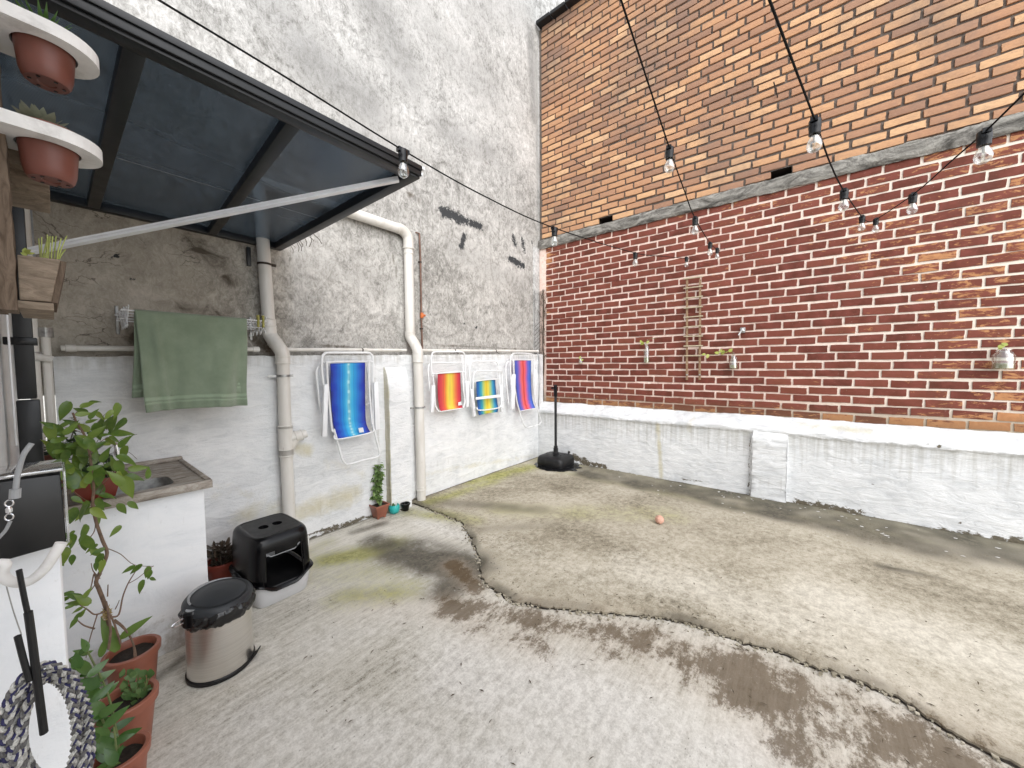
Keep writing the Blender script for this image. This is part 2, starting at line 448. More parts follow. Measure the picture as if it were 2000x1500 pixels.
    MAT['pot_dark_red'] = simple('dark_red_plastic', (0.17, 0.028, 0.016), 0.36, 0.1, 9, 0.05)
    MAT['turquoise'] = simple('turquoise_plastic', (0.03, 0.42, 0.40), 0.35, 0.06, 8)
    MAT['soil'] = simple('potting_soil', (0.028, 0.02, 0.014), 0.95, 0.4, 60, 1.0, bscale=90)
    for key, a, b, c, rg in (('leaf_ficus', (0.045, 0.105, 0.016), (0.10, 0.185, 0.03), (0.22, 0.29, 0.045), 0.32), ('leaf_zz', (0.030, 0.085, 0.020), (0.055, 0.13, 0.030), (0.10, 0.19, 0.045), 0.22),
                             ('leaf_dark', (0.014, 0.036, 0.012), (0.03, 0.065, 0.02), (0.05, 0.09, 0.025), 0.4), ('leaf_purple', (0.022, 0.022, 0.014), (0.06, 0.045, 0.03), (0.15, 0.11, 0.08), 0.35),
                             ('leaf_jade', (0.055, 0.12, 0.035), (0.09, 0.17, 0.055), (0.15, 0.23, 0.08), 0.3), ('leaf_pale', (0.28, 0.34, 0.05), (0.42, 0.48, 0.10), (0.55, 0.58, 0.2), 0.45),
                             ('leaf_succulent', (0.13, 0.15, 0.10), (0.2, 0.21, 0.15), (0.28, 0.28, 0.2), 0.5), ('leaf_strap', (0.09, 0.17, 0.03), (0.13, 0.22, 0.04), (0.2, 0.28, 0.06), 0.35),
                             ('leaf_climb', (0.045, 0.10, 0.02), (0.09, 0.17, 0.04), (0.22, 0.31, 0.11), 0.4)):
        g = NG(key)
        r = rnd_value(g)
        col = g.ramp(r, [(0.0, a), (0.55, b), (1.0, c)])
        col = g.mix(g.map(g.noise(45, 4, 0.6), 0.4, 0.75, 0, 0.4), col, c)
        g.done(col, rg, g.bump(g.noise(120, 3), 0.15, 0.001), Specular_IOR_Level=0.5)
        tl = g.node('ShaderNodeBsdfTranslucent', None, Color=g.mix(0.5, col, c))
        mx = g.node('ShaderNodeMixShader', None, Fac=0.22)
        g.t.links.new(g.b.outputs[0], mx.inputs[1])
        g.t.links.new(tl.outputs[0], mx.inputs[2])
        g.t.links.new(mx.outputs[0], g.out.inputs[0])
        MAT[key] = g.m
    MAT['bark'] = simple('brown_bark', (0.20, 0.13, 0.09), 0.85, 0.25, 40, 0.6)
    MAT['stem_green'] = simple('green_stem', (0.14, 0.18, 0.06), 0.6, 0.15, 30)
    MAT['dry_stem'] = simple('dry_stem', (0.09, 0.065, 0.045), 0.9, 0.25, 60, 0.5)
    MAT['raffia'] = simple('raffia_tie', (0.45, 0.34, 0.14), 0.8, 0.2, 60)

    # ---- towel
    g = NG('green_terry')
    band = g.attr('band')
    n = g.noise(10, 5, 0.6)
    t = g.noise(420, 3, 0.8)
    col = g.ramp(n, [(0.3, (0.225, 0.28, 0.20)), (0.7, (0.29, 0.35, 0.26))])
    col = g.mix(g.map(t, 0.35, 0.65, 0, 0.45), col, (0.135, 0.19, 0.115))
    col = g.mix(g.math('MULTIPLY', band, 0.8), col, (0.33, 0.42, 0.30))
    MAT['towel'] = g.done(col, 0.95, g.bump(g.math('ADD', t, g.math('MULTIPLY', band, -1.2)), 0.7, 0.004), Sheen_Weight=0.4, Specular_IOR_Level=0.1)

    # ---- striped sling fabrics: colour runs across the width (u)
    slings = {
        'blue': [(0.0, (0.015, 0.02, 0.18)), (0.10, (0.02, 0.06, 0.45)), (0.26, (0.015, 0.16, 0.60)), (0.38, (0.02, 0.32, 0.68)), (0.46, (0.07, 0.46, 0.72)), (0.52, (0.25, 0.62, 0.74)), (0.58, (0.07, 0.46, 0.70)), (0.68, (0.02, 0.32, 0.66)), (0.80, (0.015, 0.16, 0.58)), (0.92, (0.02, 0.05, 0.4)), (1.0, (0.02, 0.02, 0.2))],
        'red': [(0.0, (0.42, 0.02, 0.04)), (0.16, (0.62, 0.06, 0.06)), (0.30, (0.72, 0.14, 0.04)), (0.40, (0.75, 0.42, 0.04)), (0.5, (0.75, 0.62, 0.08)), (0.64, (0.74, 0.5, 0.05)), (0.76, (0.72, 0.2, 0.05)), (0.88, (0.62, 0.04, 0.04)), (1.0, (0.40, 0.02, 0.05))],
        'yellow': [(0.0, (0.02, 0.07, 0.25)), (0.12, (0.02, 0.15, 0.42)), (0.26, (0.04, 0.38, 0.45)), (0.38, (0.42, 0.58, 0.16)), (0.5, (0.74, 0.52, 0.02)), (0.62, (0.72, 0.58, 0.06)), (0.74, (0.3, 0.52, 0.22)), (0.86, (0.03, 0.28, 0.48)), (1.0, (0.015, 0.06, 0.22))],
        'coral': [(0.0, (0.06, 0.09, 0.38)), (0.14, (0.10, 0.12, 0.50)), (0.27, (0.35, 0.12, 0.38)), (0.38, (0.70, 0.14, 0.16)), (0.49, (0.74, 0.10, 0.08)), (0.52, (0.45, 0.02, 0.03)), (0.55, (0.74, 0.10, 0.08)), (0.66, (0.68, 0.12, 0.2)), (0.78, (0.2, 0.12, 0.48)), (0.9, (0.06, 0.14, 0.55)), (1.0, (0.04, 0.10, 0.40))]}
    for k, st in slings.items():
        g = NG('sling_' + k)
        u = g.attr('u')
        v = g.attr('v')
        u2 = g.math('ADD', u, g.math('MULTIPLY', g.math('SINE', g.math('MULTIPLY', v, 38.0)), 0.012)) if k in ('blue', 'coral') else u
        col = g.ramp(u2, st)
        wv = g.math('SINE', g.math('MULTIPLY', u, 420.0))
        col = g.mix(g.map(g.noise(1.0, 3, 0.6, 0, g.node('ShaderNodeCombineXYZ', None, X=g.math('MULTIPLY', u, 34.0), Y=g.math('MULTIPLY', v, 0.6)).outputs[0]), 0.35, 0.7, 0.0, 0.35), col, (0.03, 0.04, 0.08))
        if k == 'blue':
            ik = g.math('MULTIPLY', g.map(g.math('ABSOLUTE', g.math('SUBTRACT', u, 0.52)), 0.0, 0.05, 1, 0), g.map(g.math('SINE', g.math('MULTIPLY', v, 75.0)), 0.2, 0.9))
            col = g.mix(g.math('MULTIPLY', ik, 0.7), col, (0.55, 0.78, 0.80))
            bl = g.math('MULTIPLY', g.map(g.math('ABSOLUTE', g.math('SUBTRACT', u, 0.5)), 0.26, 0.40), g.map(g.math('SINE', g.math('MULTIPLY', v, 34.0)), 0.0, 0.9))
            col = g.mix(g.math('MULTIPLY', bl, 0.55), col, (0.01, 0.03, 0.36))
        MAT['sling_' + k] = g.done(col, 0.6, g.bump(g.noise(300, 2), 0.2, 0.002), Specular_IOR_Level=0.3)

    # ---- rope strands
    for k, c in (('navy', (0.045, 0.045, 0.13)), ('white', (0.68, 0.67, 0.63)), ('grey', (0.19, 0.185, 0.18))):
        MAT['rope_' + k] = simple('rope_' + k, c, 0.9, 0.2, 260, 0.8, bscale=700)
    MAT['ball'] = simple('pink_ball', (0.62, 0.36, 0.27), 0.7, 0.12, 50, 0.3)
    MAT['tag'] = simple('white_tag', (0.75, 0.76, 0.78), 0.5, 0.1, 120)
    MAT['crumb'] = simple('dry_leaf_litter', (0.10, 0.075, 0.045), 0.9, 0.3, 80)


build_materials()


# ------------------------------------------------------------------ mesh helper
class MB:
    def __init__(s):
        s.v, s.f, s.at = [], [], {}

    def add(s, vs, fs, **at):
        n = len(s.v)
        s.v += [tuple(map(float, p)) for p in vs]
        s.f += [tuple(i + n for i in q) for q in fs]
        for k, a in at.items():
            s.at.setdefault(k, []).extend(zip(range(n, n + len(vs)), a))
        return s

    def box(s, x0, x1, y0, y1, z0, z1):
        vs = [(x, y, z) for z in (z0, z1) for y in (y0, y1) for x in (x0, x1)]
        return s.add(vs, [(0, 2, 3, 1), (4, 5, 7, 6), (0, 1, 5, 4), (2, 6, 7, 3), (0, 4, 6, 2), (1, 3, 7, 5)])

    def hexa(s, bot, top):
        return s.add(list(bot) + list(top), [(3, 2, 1, 0), (4, 5, 6, 7), (0, 1, 5, 4), (1, 2, 6, 5), (2, 3, 7, 6), (3, 0, 4, 7)])

    def bar(s, a, b, wd, ht, up=(0, 0, 1)):
        a, b = Vector(a), Vector(b)
        d = (b - a).normalized()
        sx = d.cross(Vector(up)).normalized() * wd / 2
        sz = sx.cross(d).normalized() * ht / 2
        q = [-sx - sz, sx - sz, sx + sz, -sx + sz]
        vs = [a + o for o in q] + [b + o for o in q]
        return s.add(vs, [(0, 1, 2, 3), (7, 6, 5, 4), (0, 4, 5, 1), (1, 5, 6, 2), (2, 6, 7, 3), (3, 7, 4, 0)])

    def tube(s, path, r, n=8, cap=True, closed=False):
        P = [Vector(p) for p in path]
        k = len(P)
        rs = list(r) if isinstance(r, (list, tuple, np.ndarray)) else [r] * k
        tang = []
        for i in range(k):
            if closed:
                t = P[(i + 1) % k] - P[i - 1]
            else:
                t = P[min(i + 1, k - 1)] - P[max(i - 1, 0)]
            tang.append(t.normalized() if t.length > 1e-9 else Vector((0, 0, 1)))
        ref = Vector((0, 0, 1)) if abs(tang[0].z) < 0.9 else Vector((1, 0, 0))
        u = tang[0].cross(ref).normalized()
        vs, fs = [], []
        for i in range(k):
            u = (u - tang[i] * u.dot(tang[i])).normalized()
            w2 = tang[i].cross(u)
            for j in range(n):
                a = 2 * math.pi * j / n
                vs.append(P[i] + (u * math.cos(a) + w2 * math.sin(a)) * rs[i])
        for i in range(k if closed else k - 1):
            for j in range(n):
                a, b = i * n + j, i * n + (j + 1) % n
                c, d = ((i + 1) % k) * n + (j + 1) % n, ((i + 1) % k) * n + j
                fs.append((a, d, c, b))
        if cap and not closed:
            fs.append(tuple(range(n)))
            fs.append(tuple((k - 1) * n + j for j in reversed(range(n))))
        return s.add(vs, fs)

    def lathe(s, prof, c, n=32, axis=None, sx=1.0, sy=1.0, close=True):
        """prof: (radius, height) pairs from c along axis"""
        A = Vector(axis or (0, 0, 1)).normalized()
        U = (Vector((1, 0, 0)) - A * A.x)
        U = U.normalized() if U.length > 0.1 else Vector((0, 1, 0))
        W = A.cross(U)
        C = Vector(c)
        vs, fs = [], []
        for r, h in prof:
            for j in range(n):
                a = 2 * math.pi * j / n
                vs.append(C + A * h + U * (r * math.cos(a) * sx) + W * (r * math.sin(a) * sy))
        for i in range(len(prof) - 1):
            for j in range(n):
                fs.append((i * n + j, i * n + (j + 1) % n, (i + 1) * n + (j + 1) % n, (i + 1) * n + j))
        if close:
            if prof[0][0] > 1e-6:
                fs.append(tuple(reversed(range(n))))
            if prof[-1][0] > 1e-6:
                fs.append(tuple((len(prof) - 1) * n + j for j in range(n)))
        return s.add(vs, fs)

    def grid(s, fn, nu, nv, flip=False, **atf):
        vs = [fn(i / (nu - 1), j / (nv - 1)) for j in range(nv) for i in range(nu)]
        fs = []
        for j in range(nv - 1):
            for i in range(nu - 1):
                a = j * nu + i
                q = (a, a + 1, a + nu + 1, a + nu)
                fs.append(q[::-1] if flip else q)
        at = {k: [f(i / (nu - 1), j / (nv - 1)) for j in range(nv) for i in range(nu)] for k, f in atf.items()}
        return s.add(vs, fs, **at)

    def build(s, name, mat, parent=None, smooth=30, bevel=0.0, bseg=2, kind=None, label=None, solid=0.0):
        off = np.array(world_origin(parent))
        me = bpy.data.meshes.new(name)
        V = np.array(s.v, float).reshape(-1, 3) - off
        me.from_pydata(V.tolist(), [], s.f)
        for k, prs in s.at.items():
            a = me.attributes.new(k, 'FLOAT', 'POINT')
            arr = np.zeros(len(s.v), np.float32)
            ii = [p[0] for p in prs]
            arr[ii] = [p[1] for p in prs]
            a.data.foreach_set('value', arr)
        if bevel or solid:
            bm = bmesh.new()
            bm.from_mesh(me)
            if bevel:
                bmesh.ops.remove_doubles(bm, verts=bm.verts, dist=1e-6)
                ed = [e for e in bm.edges if len(e.link_faces) == 2 and e.calc_face_angle(0) > R_(30)]
                bmesh.ops.bevel(bm, geom=ed, offset=bevel, segments=bseg, affect='EDGES', profile=0.5, clamp_overlap=True)
            bm.to_mesh(me)
            bm.free()
        if smooth:
            me.polygons.foreach_set('use_smooth', [True] * len(me.polygons))
            me.set_sharp_from_angle(angle=R_(smooth))
        if isinstance(mat, str):
            mat = MAT[mat]
        me.materials.append(mat)
        me.validate()
        o = bpy.data.objects.new(name, me)
        COL.objects.link(o)
        if parent is not None:
            o.parent = parent
        if solid:
            md = o.modifiers.new('thickness', 'SOLIDIFY')
            md.thickness = solid
            md.offset = 0
        if kind:
            o['kind'] = kind
        if label:
            o['label'] = label
        return o


def world_origin(o):
    p = Vector((0, 0, 0))
    while o is not None:
        p += o.location
        o = o.parent
    return p


def thing(name, label, cat, loc=(0, 0, 0), group=None):
    o = bpy.data.objects.new(name, None)
    COL.objects.link(o)
    o.location = [float(x) for x in loc]
    o.empty_display_size = 0.1
    o['label'], o['category'] = label, cat
    if group:
        o['group'] = group
    return o


def tag(o, label, cat, group=None):
    o['label'], o['category'] = label, cat
    if group:
        o['group'] = group
    return o


def structure(o):
    o['kind'] = 'structure'
    return o


def link_mesh(name, me, parent, mat4):
    o = bpy.data.objects.new(name, me)
    COL.objects.link(o)
    o.parent = parent
    o.matrix_local = mat4
    return o


def nz(x, y=0.0, z=0.0):
    return mnoise.noise(Vector((x, y, z)))


def spline(pts, n=8, closed=False):
    """Catmull-Rom through pts"""
    P = [np.array(p, float) for p in pts]
    out = []
    k = len(P)
    rngs = range(k if closed else k - 1)
    for i in rngs:
        if closed:
            a, b, c, d = P[i - 1], P[i], P[(i + 1) % k], P[(i + 2) % k]
        else:
            a, b, c, d = P[max(i - 1, 0)], P[i], P[i + 1], P[min(i + 2, k - 1)]
        for j in range(n):
            t = j / n
            out.append(0.5 * ((2 * b) + (-a + c) * t + (2 * a - 5 * b + 4 * c - d) * t * t + (-a + 3 * b - 3 * c + d) * t ** 3))
    if not closed:
        out.append(P[-1])
    return out


def seg_falloff(P, a, b, wd):
    """soft capsule mask round the segment a-b, for an (n, 2) array of points"""
    a, b = np.array(a), np.array(b)
    d = b - a
    L = max(d @ d, 1e-9)
    t = np.clip(((P - a) @ d) / L, 0, 1)
    q = np.linalg.norm(P - (a + t[:, None] * d), axis=1) / wd
    return np.exp(-(q ** 2) * 1.2)


# ================================================================== THE SETTING
YW = 3.325          # face of the rendered wall
YD = 3.22           # face of the white dado in front of it
XW = 4.88           # face of the brick walls
XP = 4.70           # face of the white plinth
XL = -0.125         # face of the house wall


def bake(o, **arrs):
    for k, a in arrs.items():
        at = o.data.attributes.new(k, 'FLOAT', 'POINT')
        at.data.foreach_set('value', np.clip(a, 0, 1).astype(np.float32))


def verts(o):
    n = len(o.data.vertices)
    a = np.zeros(n * 3)
    o.data.vertices.foreach_get('co', a)
    return a.reshape(-1, 3) + np.array(world_origin(o.parent))


def smear(P, items):
    out = np.zeros(len(P))
    for a, b, wd, st in items:
        out = np.maximum(out, seg_falloff(P, a, b, wd) * st)
    return out


def gp(*q):
    return G(*q)[:2]


FLOOR_STAINS = dict(
    dark=[
          (gp(730, 1055), gp(800, 1080), .16, .75), (gp(800, 1075), gp(900, 1110), .27, 1.0), (gp(870, 1150), gp(930, 1110), .18, 1.0), 
          (gp(850, 985), gp(1060, 1000), .16, .45), (gp(940, 1040), gp(1080, 1030), .12, .35), 
          (gp(1720, 1112), gp(1830, 1135), .07, .55), (gp(430, 1345), gp(520, 1290), .05, .4),
          (gp(690, 1040), gp(750, 1022), .08, .55), (gp(925, 1090), gp(945, 1150), .04, .6), (gp(300, 1330), gp(420, 1240), .05, .5)],
    brown=[(gp(885, 1105), gp(930, 1150), .10, .75), (gp(870, 1185), gp(1180, 1235), .16, .62), (gp(930, 1220), gp(1050, 1260), .14, .5), (gp(1190, 1240), gp(1480, 1320), .22, .66),
           (gp(1450, 1330), gp(1900, 1500), .28, .72), (gp(1250, 1290), gp(1500, 1400), .16, .42), (gp(1550, 1460), gp(1700, 1500), .2, .55), (gp(700, 1180), gp(880, 1190), .15, .3)],
    algae=[(gp(640, 1095), gp(770, 1065), .17, .95), (gp(680, 1165), gp(800, 1150), .14, .8), (gp(620, 1120), gp(760, 1120), .2, .4), (gp(800, 1000), gp(930, 1020), .12, .6), (gp(930, 945), gp(1035, 915), .18, .9),
           (gp(840, 985), gp(960, 945), .12, .7), (gp(980, 1000), gp(1300, 1010), .25, .35), (gp(1100, 925), gp(1460, 1000), .14, .3), (gp(600, 1080), gp(640, 1060), .1, .5), (gp(1540, 1010), gp(1800, 1060), .12, .25)],
    pale=[(gp(900, 1300), gp(1250, 1420), .34, .85), (gp(480, 1430), gp(1000, 1500), .26, .7), (gp(1050, 1420), gp(1500, 1500), .2, .75), (gp(620, 1120), gp(850, 1230), .22, .45),
          (gp(820, 1020), gp(900, 1045), .12, .6), (gp(1250, 1120), gp(1600, 1230), .30, .75), (gp(1600, 1180), gp(2000, 1320), .30, .85), (gp(960, 1060), gp(1200, 1150), .2, .35),
          (gp(520, 1290), gp(700, 1230), .2, .4), (gp(1340, 1120), gp(1900, 1420), .2, .5)])


def stain_floor(o):
    V = verts(o)
    P = V[:, :2]
    arr = {k: smear(P, it) for k, it in FLOOR_STAINS.items()}
    jit = np.array([nz(p[0] * 3.1, p[1] * 3.1) * .5 + nz(p[0] * 9, p[1] * 9, 4) * .3 for p in P])
    if o.name.startswith('concrete_slab'):
        de = V[:, 0] - np.array([at_y(EDGE, q) for q in V[:, 1]])
        arr['dark'] = np.maximum(arr['dark'], np.exp(-(np.maximum(de, 0) / (.06 + .05 * np.array([max(0, nz(q * 2.3, 41)) for q in V[:, 1]]))) ** 2) * (.5 + .35 * np.array([nz(q * 3.1, 17) for q in V[:, 1]])))
        low = np.array([nz(q[0] * 1.1, q[1] * .9, 31) + .5 * nz(q[0] * 2.7, q[1] * 2.3, 12) for q in P])
        wid = .80 + .25 * np.clip((1.0 - V[:, 1]) / 2, 0, 1)
        arr['dark'] = np.maximum(arr['dark'], np.clip((V[:, 0] - (XP - wid) + low * .35) / .45, 0, 1) * (.66 + .25 * low) * np.clip((2.75 - V[:, 1]) / .5, .35, 1))
        arr['algae'] = np.maximum(arr['algae'], np.clip((V[:, 0] - (XP - .55) + low * .4) / .5, 0, 1) * .28)
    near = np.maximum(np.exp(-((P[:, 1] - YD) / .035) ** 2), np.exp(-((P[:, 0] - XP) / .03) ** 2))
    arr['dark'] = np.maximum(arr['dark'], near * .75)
    for k in arr:
        arr[k] = arr[k] * (1 + jit * .8)
    bake(o, **arr)


# the crack is the broken edge of a thin upper slab
EDGE = [gp(*q) for q in ((808, 984), (845, 998), (900, 1020), (922, 1055), (935, 1085), (940, 1115), (945, 1140), (975, 1160), (1010, 1180), (1090, 1191), (1180, 1200), (1250, 1204),
                         (1330, 1215), (1410, 1243), (1500, 1270), (1600, 1307), (1700, 1340), (1780, 1383), (1850, 1430), (1920, 1468), (1990, 1500))]
EDGE = [(2.30, 3.40), (2.28, 3.2)] + [tuple(e) for e in EDGE] + [(2.05, -.9), (1.95, -1.3), (1.9, -2.2), (1.8, -3.2)]
EDGE = sorted(EDGE, key=lambda e: -e[1])
CRACK = sorted([tuple(gp(*q)) for q in ((1130, 948), (1230, 985), (1292, 996), (1400, 1023), (1500, 1043), (1601, 1066), (1655, 1090), (1700, 1107), (1772, 1119), (1868, 1143), (1970, 1167))] + [(4.2, 3.4), (2.9, -1.6), (2.6, -3.2)], key=lambda e: -e[1])


def at_y(line, y):
    ys = np.array([e[1] for e in line])[::-1]
    xs = np.array([e[0] for e in line])[::-1]
    return np.interp(y, ys, xs)


def build_ground():
    b = MB()
    b.add([(-40, -40, -.03), (40, -40, -.03), (40, 40, -.03), (-40, 40, -.03)], [(0, 1, 2, 3)])
    structure(b.build('ground', 'floor'))
    xs = np.arange(-.2, 2.75, .03)
    ys = np.arange(-1.6, 3.36, .03)
    b = MB()
    b.grid(lambda u, v: (-.2 + u * 2.95, -1.6 + v * 4.96, .004 * nz(u * 7, v * 11) + .0015 * nz(u * 50, v * 80)), len(xs), len(ys))
    o = structure(b.build('concrete_floor', 'floor'))
    stain_floor(o)
    # upper slab in two pieces, parted by the hairline crack
    Y = np.arange(3.36, -2.2, -.012)

    def ex(y):
        s = min(1, max(0, (3.2 - y) / .3))
        return at_y(EDGE, y) + s * (.022 * nz(y * 9) + .020 * nz(y * 27, 3) + .012 * nz(y * 75, 7))

    def cx(y):
        return at_y(CRACK, y) + .014 * nz(y * 8, 11) + .008 * nz(y * 35, 5)

    def gap(y):
        return (.0016 + .0085 * max(0, min(1, (1.0 - y) / 1.2)) * (.5 + .8 * abs(nz(y * 6, 9))))

    def slab(x0, x1, nx, z0):
        b = MB()
        vs, fs = [], []
        tt = np.linspace(0, 1, nx)
        for y in Y:
            a, c = x0(y), x1(y)
            for t in tt:
                e = min(t * (c - a), .012) / .012
                z = z0 + .003 * nz(t * 4 + y, y * 3) - .006 * (1 - e) ** 2 + (-.004 + .006 * nz(y * 25, 2)) * (1 - e)
                vs.append((a + t * (c - a), y, z))
        for j in range(len(Y) - 1):
            for i in range(nx - 1):
                q = j * nx + i
                fs.append((q, q + nx, q + nx + 1, q + 1))
        b.add(vs, fs)
        for side in (0, nx - 1):                       # the broken edges go down to the floor
            n0 = len(b.v)
            lo = [(vs[j * nx + side][0] + (.004 * nz(Y[j] * 40, 6) if side == 0 else 0), Y[j], -.012) for j in range(len(Y))]
            hi = [vs[j * nx + side] for j in range(len(Y))]
            k = len(Y)
            fs2 = [(j, j + 1, k + j + 1, k + j) if side else (j, k + j, k + j + 1, j + 1) for j in range(k - 1)]
            b.add(hi + lo, fs2)
        o = structure(b.build('concrete_slab', 'slab', smooth=40))
        stain_floor(o)
        return o
    b = MB()
    vs, fs = [], []
    for j, y in enumerate(Y):
        wd = .003 + .014 * max(0, nz(y * 7, 21)) + .005 * nz(y * 40, 22)
        for f_, h_ in ((-1, .004), (-.5, .011), (0, .013), (.8, .008)):
            vs.append((ex(y) - .003 + f_ * max(.003, wd), y, h_ * (.45 + .5 * max(0, nz(y * 9, 33) + .2)) + .003 * nz(y * 60, f_)))
    for j in range(len(Y) - 1):
        for i in range(3):
            q = j * 4 + i
            fs.append((q, q + 4, q + 5, q + 1))
    b.add(vs, fs)
    o = b.build('crack_dirt', 'soil', None, smooth=60, kind='stuff')
    slab(ex, lambda y: cx(y) - gap(y), 56, .026)
    slab(lambda y: cx(y) + gap(y), lambda y: 4.92, 44, .0245)


build_ground()


def dado_top(x):
    return 1.516 + .0245 * x


def build_back_wall():
    t = thing('rendered_wall', 'tall mottled grey cement wall with white painted lower half, pipes and hanging chairs', 'wall', (2.4, YW, 0))
    b = MB()
    x0, x1, z1 = -.35, 6.4, 9.0
    nu, nv = 190, 250
    b.grid(lambda u, v: (x0 + u * (x1 - x0), YW + .006 * nz(u * 14, v * 19) + .003 * nz(u * 60, v * 80), 1.3 + v * (z1 - 1.3)), nu, nv)
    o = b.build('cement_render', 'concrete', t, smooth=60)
    V = verts(o)
    P = V[:, [0, 2]]

    def wp(px, py):
        q = PY(px, py, YW)
        return (q[0], q[2])
    x, z = P[:, 0], P[:, 1]
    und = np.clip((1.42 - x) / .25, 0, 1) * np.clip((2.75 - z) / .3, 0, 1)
    beige = np.clip((4.2 - z) / 1.8, 0, 1) * .5
    mould = smear(P, [(wp(380, 480), wp(440, 540), .14, .5), (wp(440, 520), wp(470, 600), .10, .42), (wp(350, 600), wp(440, 615), .08, .55), (wp(490, 655), wp(530, 690), .06, .7),
                      (wp(600, 670), wp(700, 682), .03, .6), (wp(760, 470), wp(800, 640), .03, .5), (wp(700, 425), wp(790, 465), .035, .55), (wp(820, 470), wp(815, 660), .025, .45),
                      (wp(540, 600), wp(560, 690), .04, .4), (wp(100, 470), wp(200, 480), .04, .3), (wp(240, 610), wp(265, 670), .05, .6), (wp(850, 675), wp(1040, 682), .03, .55),
                      (wp(690, 300), wp(740, 330), .05, .3), (wp(800, 380), wp(840, 400), .06, .45), (wp(880, 280), wp(960, 320), .12, .35)])
    grey = smear(P, [(wp(600, 110), wp(720, 210), .30, .75), (wp(560, 40), wp(600, 90), .3, .5), (wp(740, 20), wp(790, 130), .35, .6), (wp(840, 60), wp(960, 180), .4, .35), (wp(1035, 60), wp(1042, 230), .10, .95),
                     (wp(1046, 100), wp(1052, 430), .06, .6), (wp(700, 260), wp(800, 300), .2, .5), (wp(860, 250), wp(960, 300), .2, .5), (wp(600, 500), wp(760, 560), .2, .3), (wp(880, 480), wp(1020, 560), .2, .35), (wp(900, 20), wp(1030, 20), .3, .35)])
    black = smear(P, [(wp(866, 412), wp(900, 428), .085, 1), (wp(900, 428), wp(938, 442), .065, .95), (wp(906, 460), wp(901, 482), .05, .9), (wp(1003, 462), wp(1006, 478), .05, .85), (wp(1020, 468), wp(1024, 490), .05, .8),
                      (wp(996, 505), wp(1022, 520), .065, .95), (wp(1038, 472), wp(1040, 480), .02, .8)]
                     + [(wp(a, c), wp(a + 1, c + 2), .014, .9) for a, c in ((905, 630), (908, 650), (880, 652), (930, 640), (918, 527), (990, 600), (866, 705), (256, 547), (222, 500), (1010, 640))])
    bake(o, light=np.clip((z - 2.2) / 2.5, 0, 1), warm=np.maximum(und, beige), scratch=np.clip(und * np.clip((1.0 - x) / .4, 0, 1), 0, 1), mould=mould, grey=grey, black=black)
    # dado: painted masonry in front of the render
    b = MB()

    def dado(u, v):
        x = u * 4.83
        top = dado_top(x) + .006 * nz(x * 9, 1) + .004 * nz(x * 31, 8)
        zz = v * top
        rnd = max(0, (v - .985) / .015) ** 2 * .012
        q = .010 * nz(x * 1.7, zz * 2.2) + .004 * nz(x * 8, zz * 11, 3) + .002 * nz(x * 24, zz * 30, 5)
        return (x, YD + q + rnd, zz)
    b.grid(dado, 200, 74)
    n = len(b.v)
    b.grid(lambda u, v: (u * 4.83, YD + .012 + v * (YW + .02 - YD), dado_top(u * 4.83) - .002 + .006 * nz(u * 43, 1) + .004 * nz(u * 150, 8)), 200, 3)
    b.add([(0, YD, 0), (0, YW + .02, 0), (0, YW + .02, dado_top(0)), (0, YD + .01, dado_top(0))], [(0, 1, 2, 3)])
    o = b.build('white_dado', 'white_rough', t, smooth=45)
    V = verts(o)
    P = V[:, [0, 2]]

    def dp(px, py):
        q = PY(px, py, YD)
        return (q[0], q[2])
    chip = np.maximum(smear(P, [(dp(600, 1046), dp(720, 1008), .022, .72), (dp(720, 1008), dp(1040, 905), .014, .55), (dp(790, 990), dp(812, 975), .03, .7)]), np.exp(-(V[:, 2] / .014) ** 2) * .62)
    topd = np.clip(1 - (np.array([dado_top(a) for a in V[:, 0]]) - V[:, 2]) / .16, 0, 1)
    chip = np.maximum(chip, (V[:, 1] > YD + .02) * .62)
    drip = np.maximum(topd * .62, smear(P, [(dp(560, 780), dp(575, 1000), .05, .5), (dp(810, 780), dp(815, 940), .03, .4), (dp(730, 740), dp(745, 960), .03, .55), (dp(600, 1000), dp(700, 960), .1, .35), (dp(830, 910), dp(1000, 880), .06, .3)]))
    alg = smear(P, [(dp(590, 1000), dp(690, 965), .13, .7), (dp(570, 870), dp(600, 880), .07, .65), (dp(480, 1010), dp(540, 1000), .14, .5), (dp(420, 960), dp(520, 960), .1, .3), (dp(830, 925), dp(1040, 890), .05, .4), (dp(640, 900), dp(720, 930), .1, .35)])
    bake(o, chip=chip, drip=drip, algae=alg)
    # shallow pilaster between the drainpipe and the blue chair
    b = MB()
    zt = dado_top(2.1) - .12

    def pil(u, v):
        z = v * zt
        s = min(1, (1 - v) / .14)
        pr = .075 * s ** .6
        ks = [(2.02, YD + .02), (2.02, YD - pr), (2.03, YD - pr - .004), (2.26, YD - pr - .004), (2.275, YD + .02)]
        k = u * 4
        i = min(3, int(k))
        f = k - i
        a, c = ks[i], ks[i + 1]
        q = .005 * nz(a[0] * 9 + f * 3, z * 7)
        return (a[0] + (c[0] - a[0]) * f + q, a[1] + (c[1] - a[1]) * f + q, z)
    b.grid(pil, 17, 50)
    o = b.build('pilaster', 'white_rough', t, smooth=40)
    V = verts(o)
    z0 = np.exp(-(V[:, 2] / .02) ** 2)
    bake(o, chip=z0 * .5, drip=(V[:, 0] < 2.025) * .55, algae=(V[:, 0] < 2.025) * .6 + np.exp(-(V[:, 2] / .3) ** 2) * .3)
    # rounded white pier that fills the corner
    b = MB()

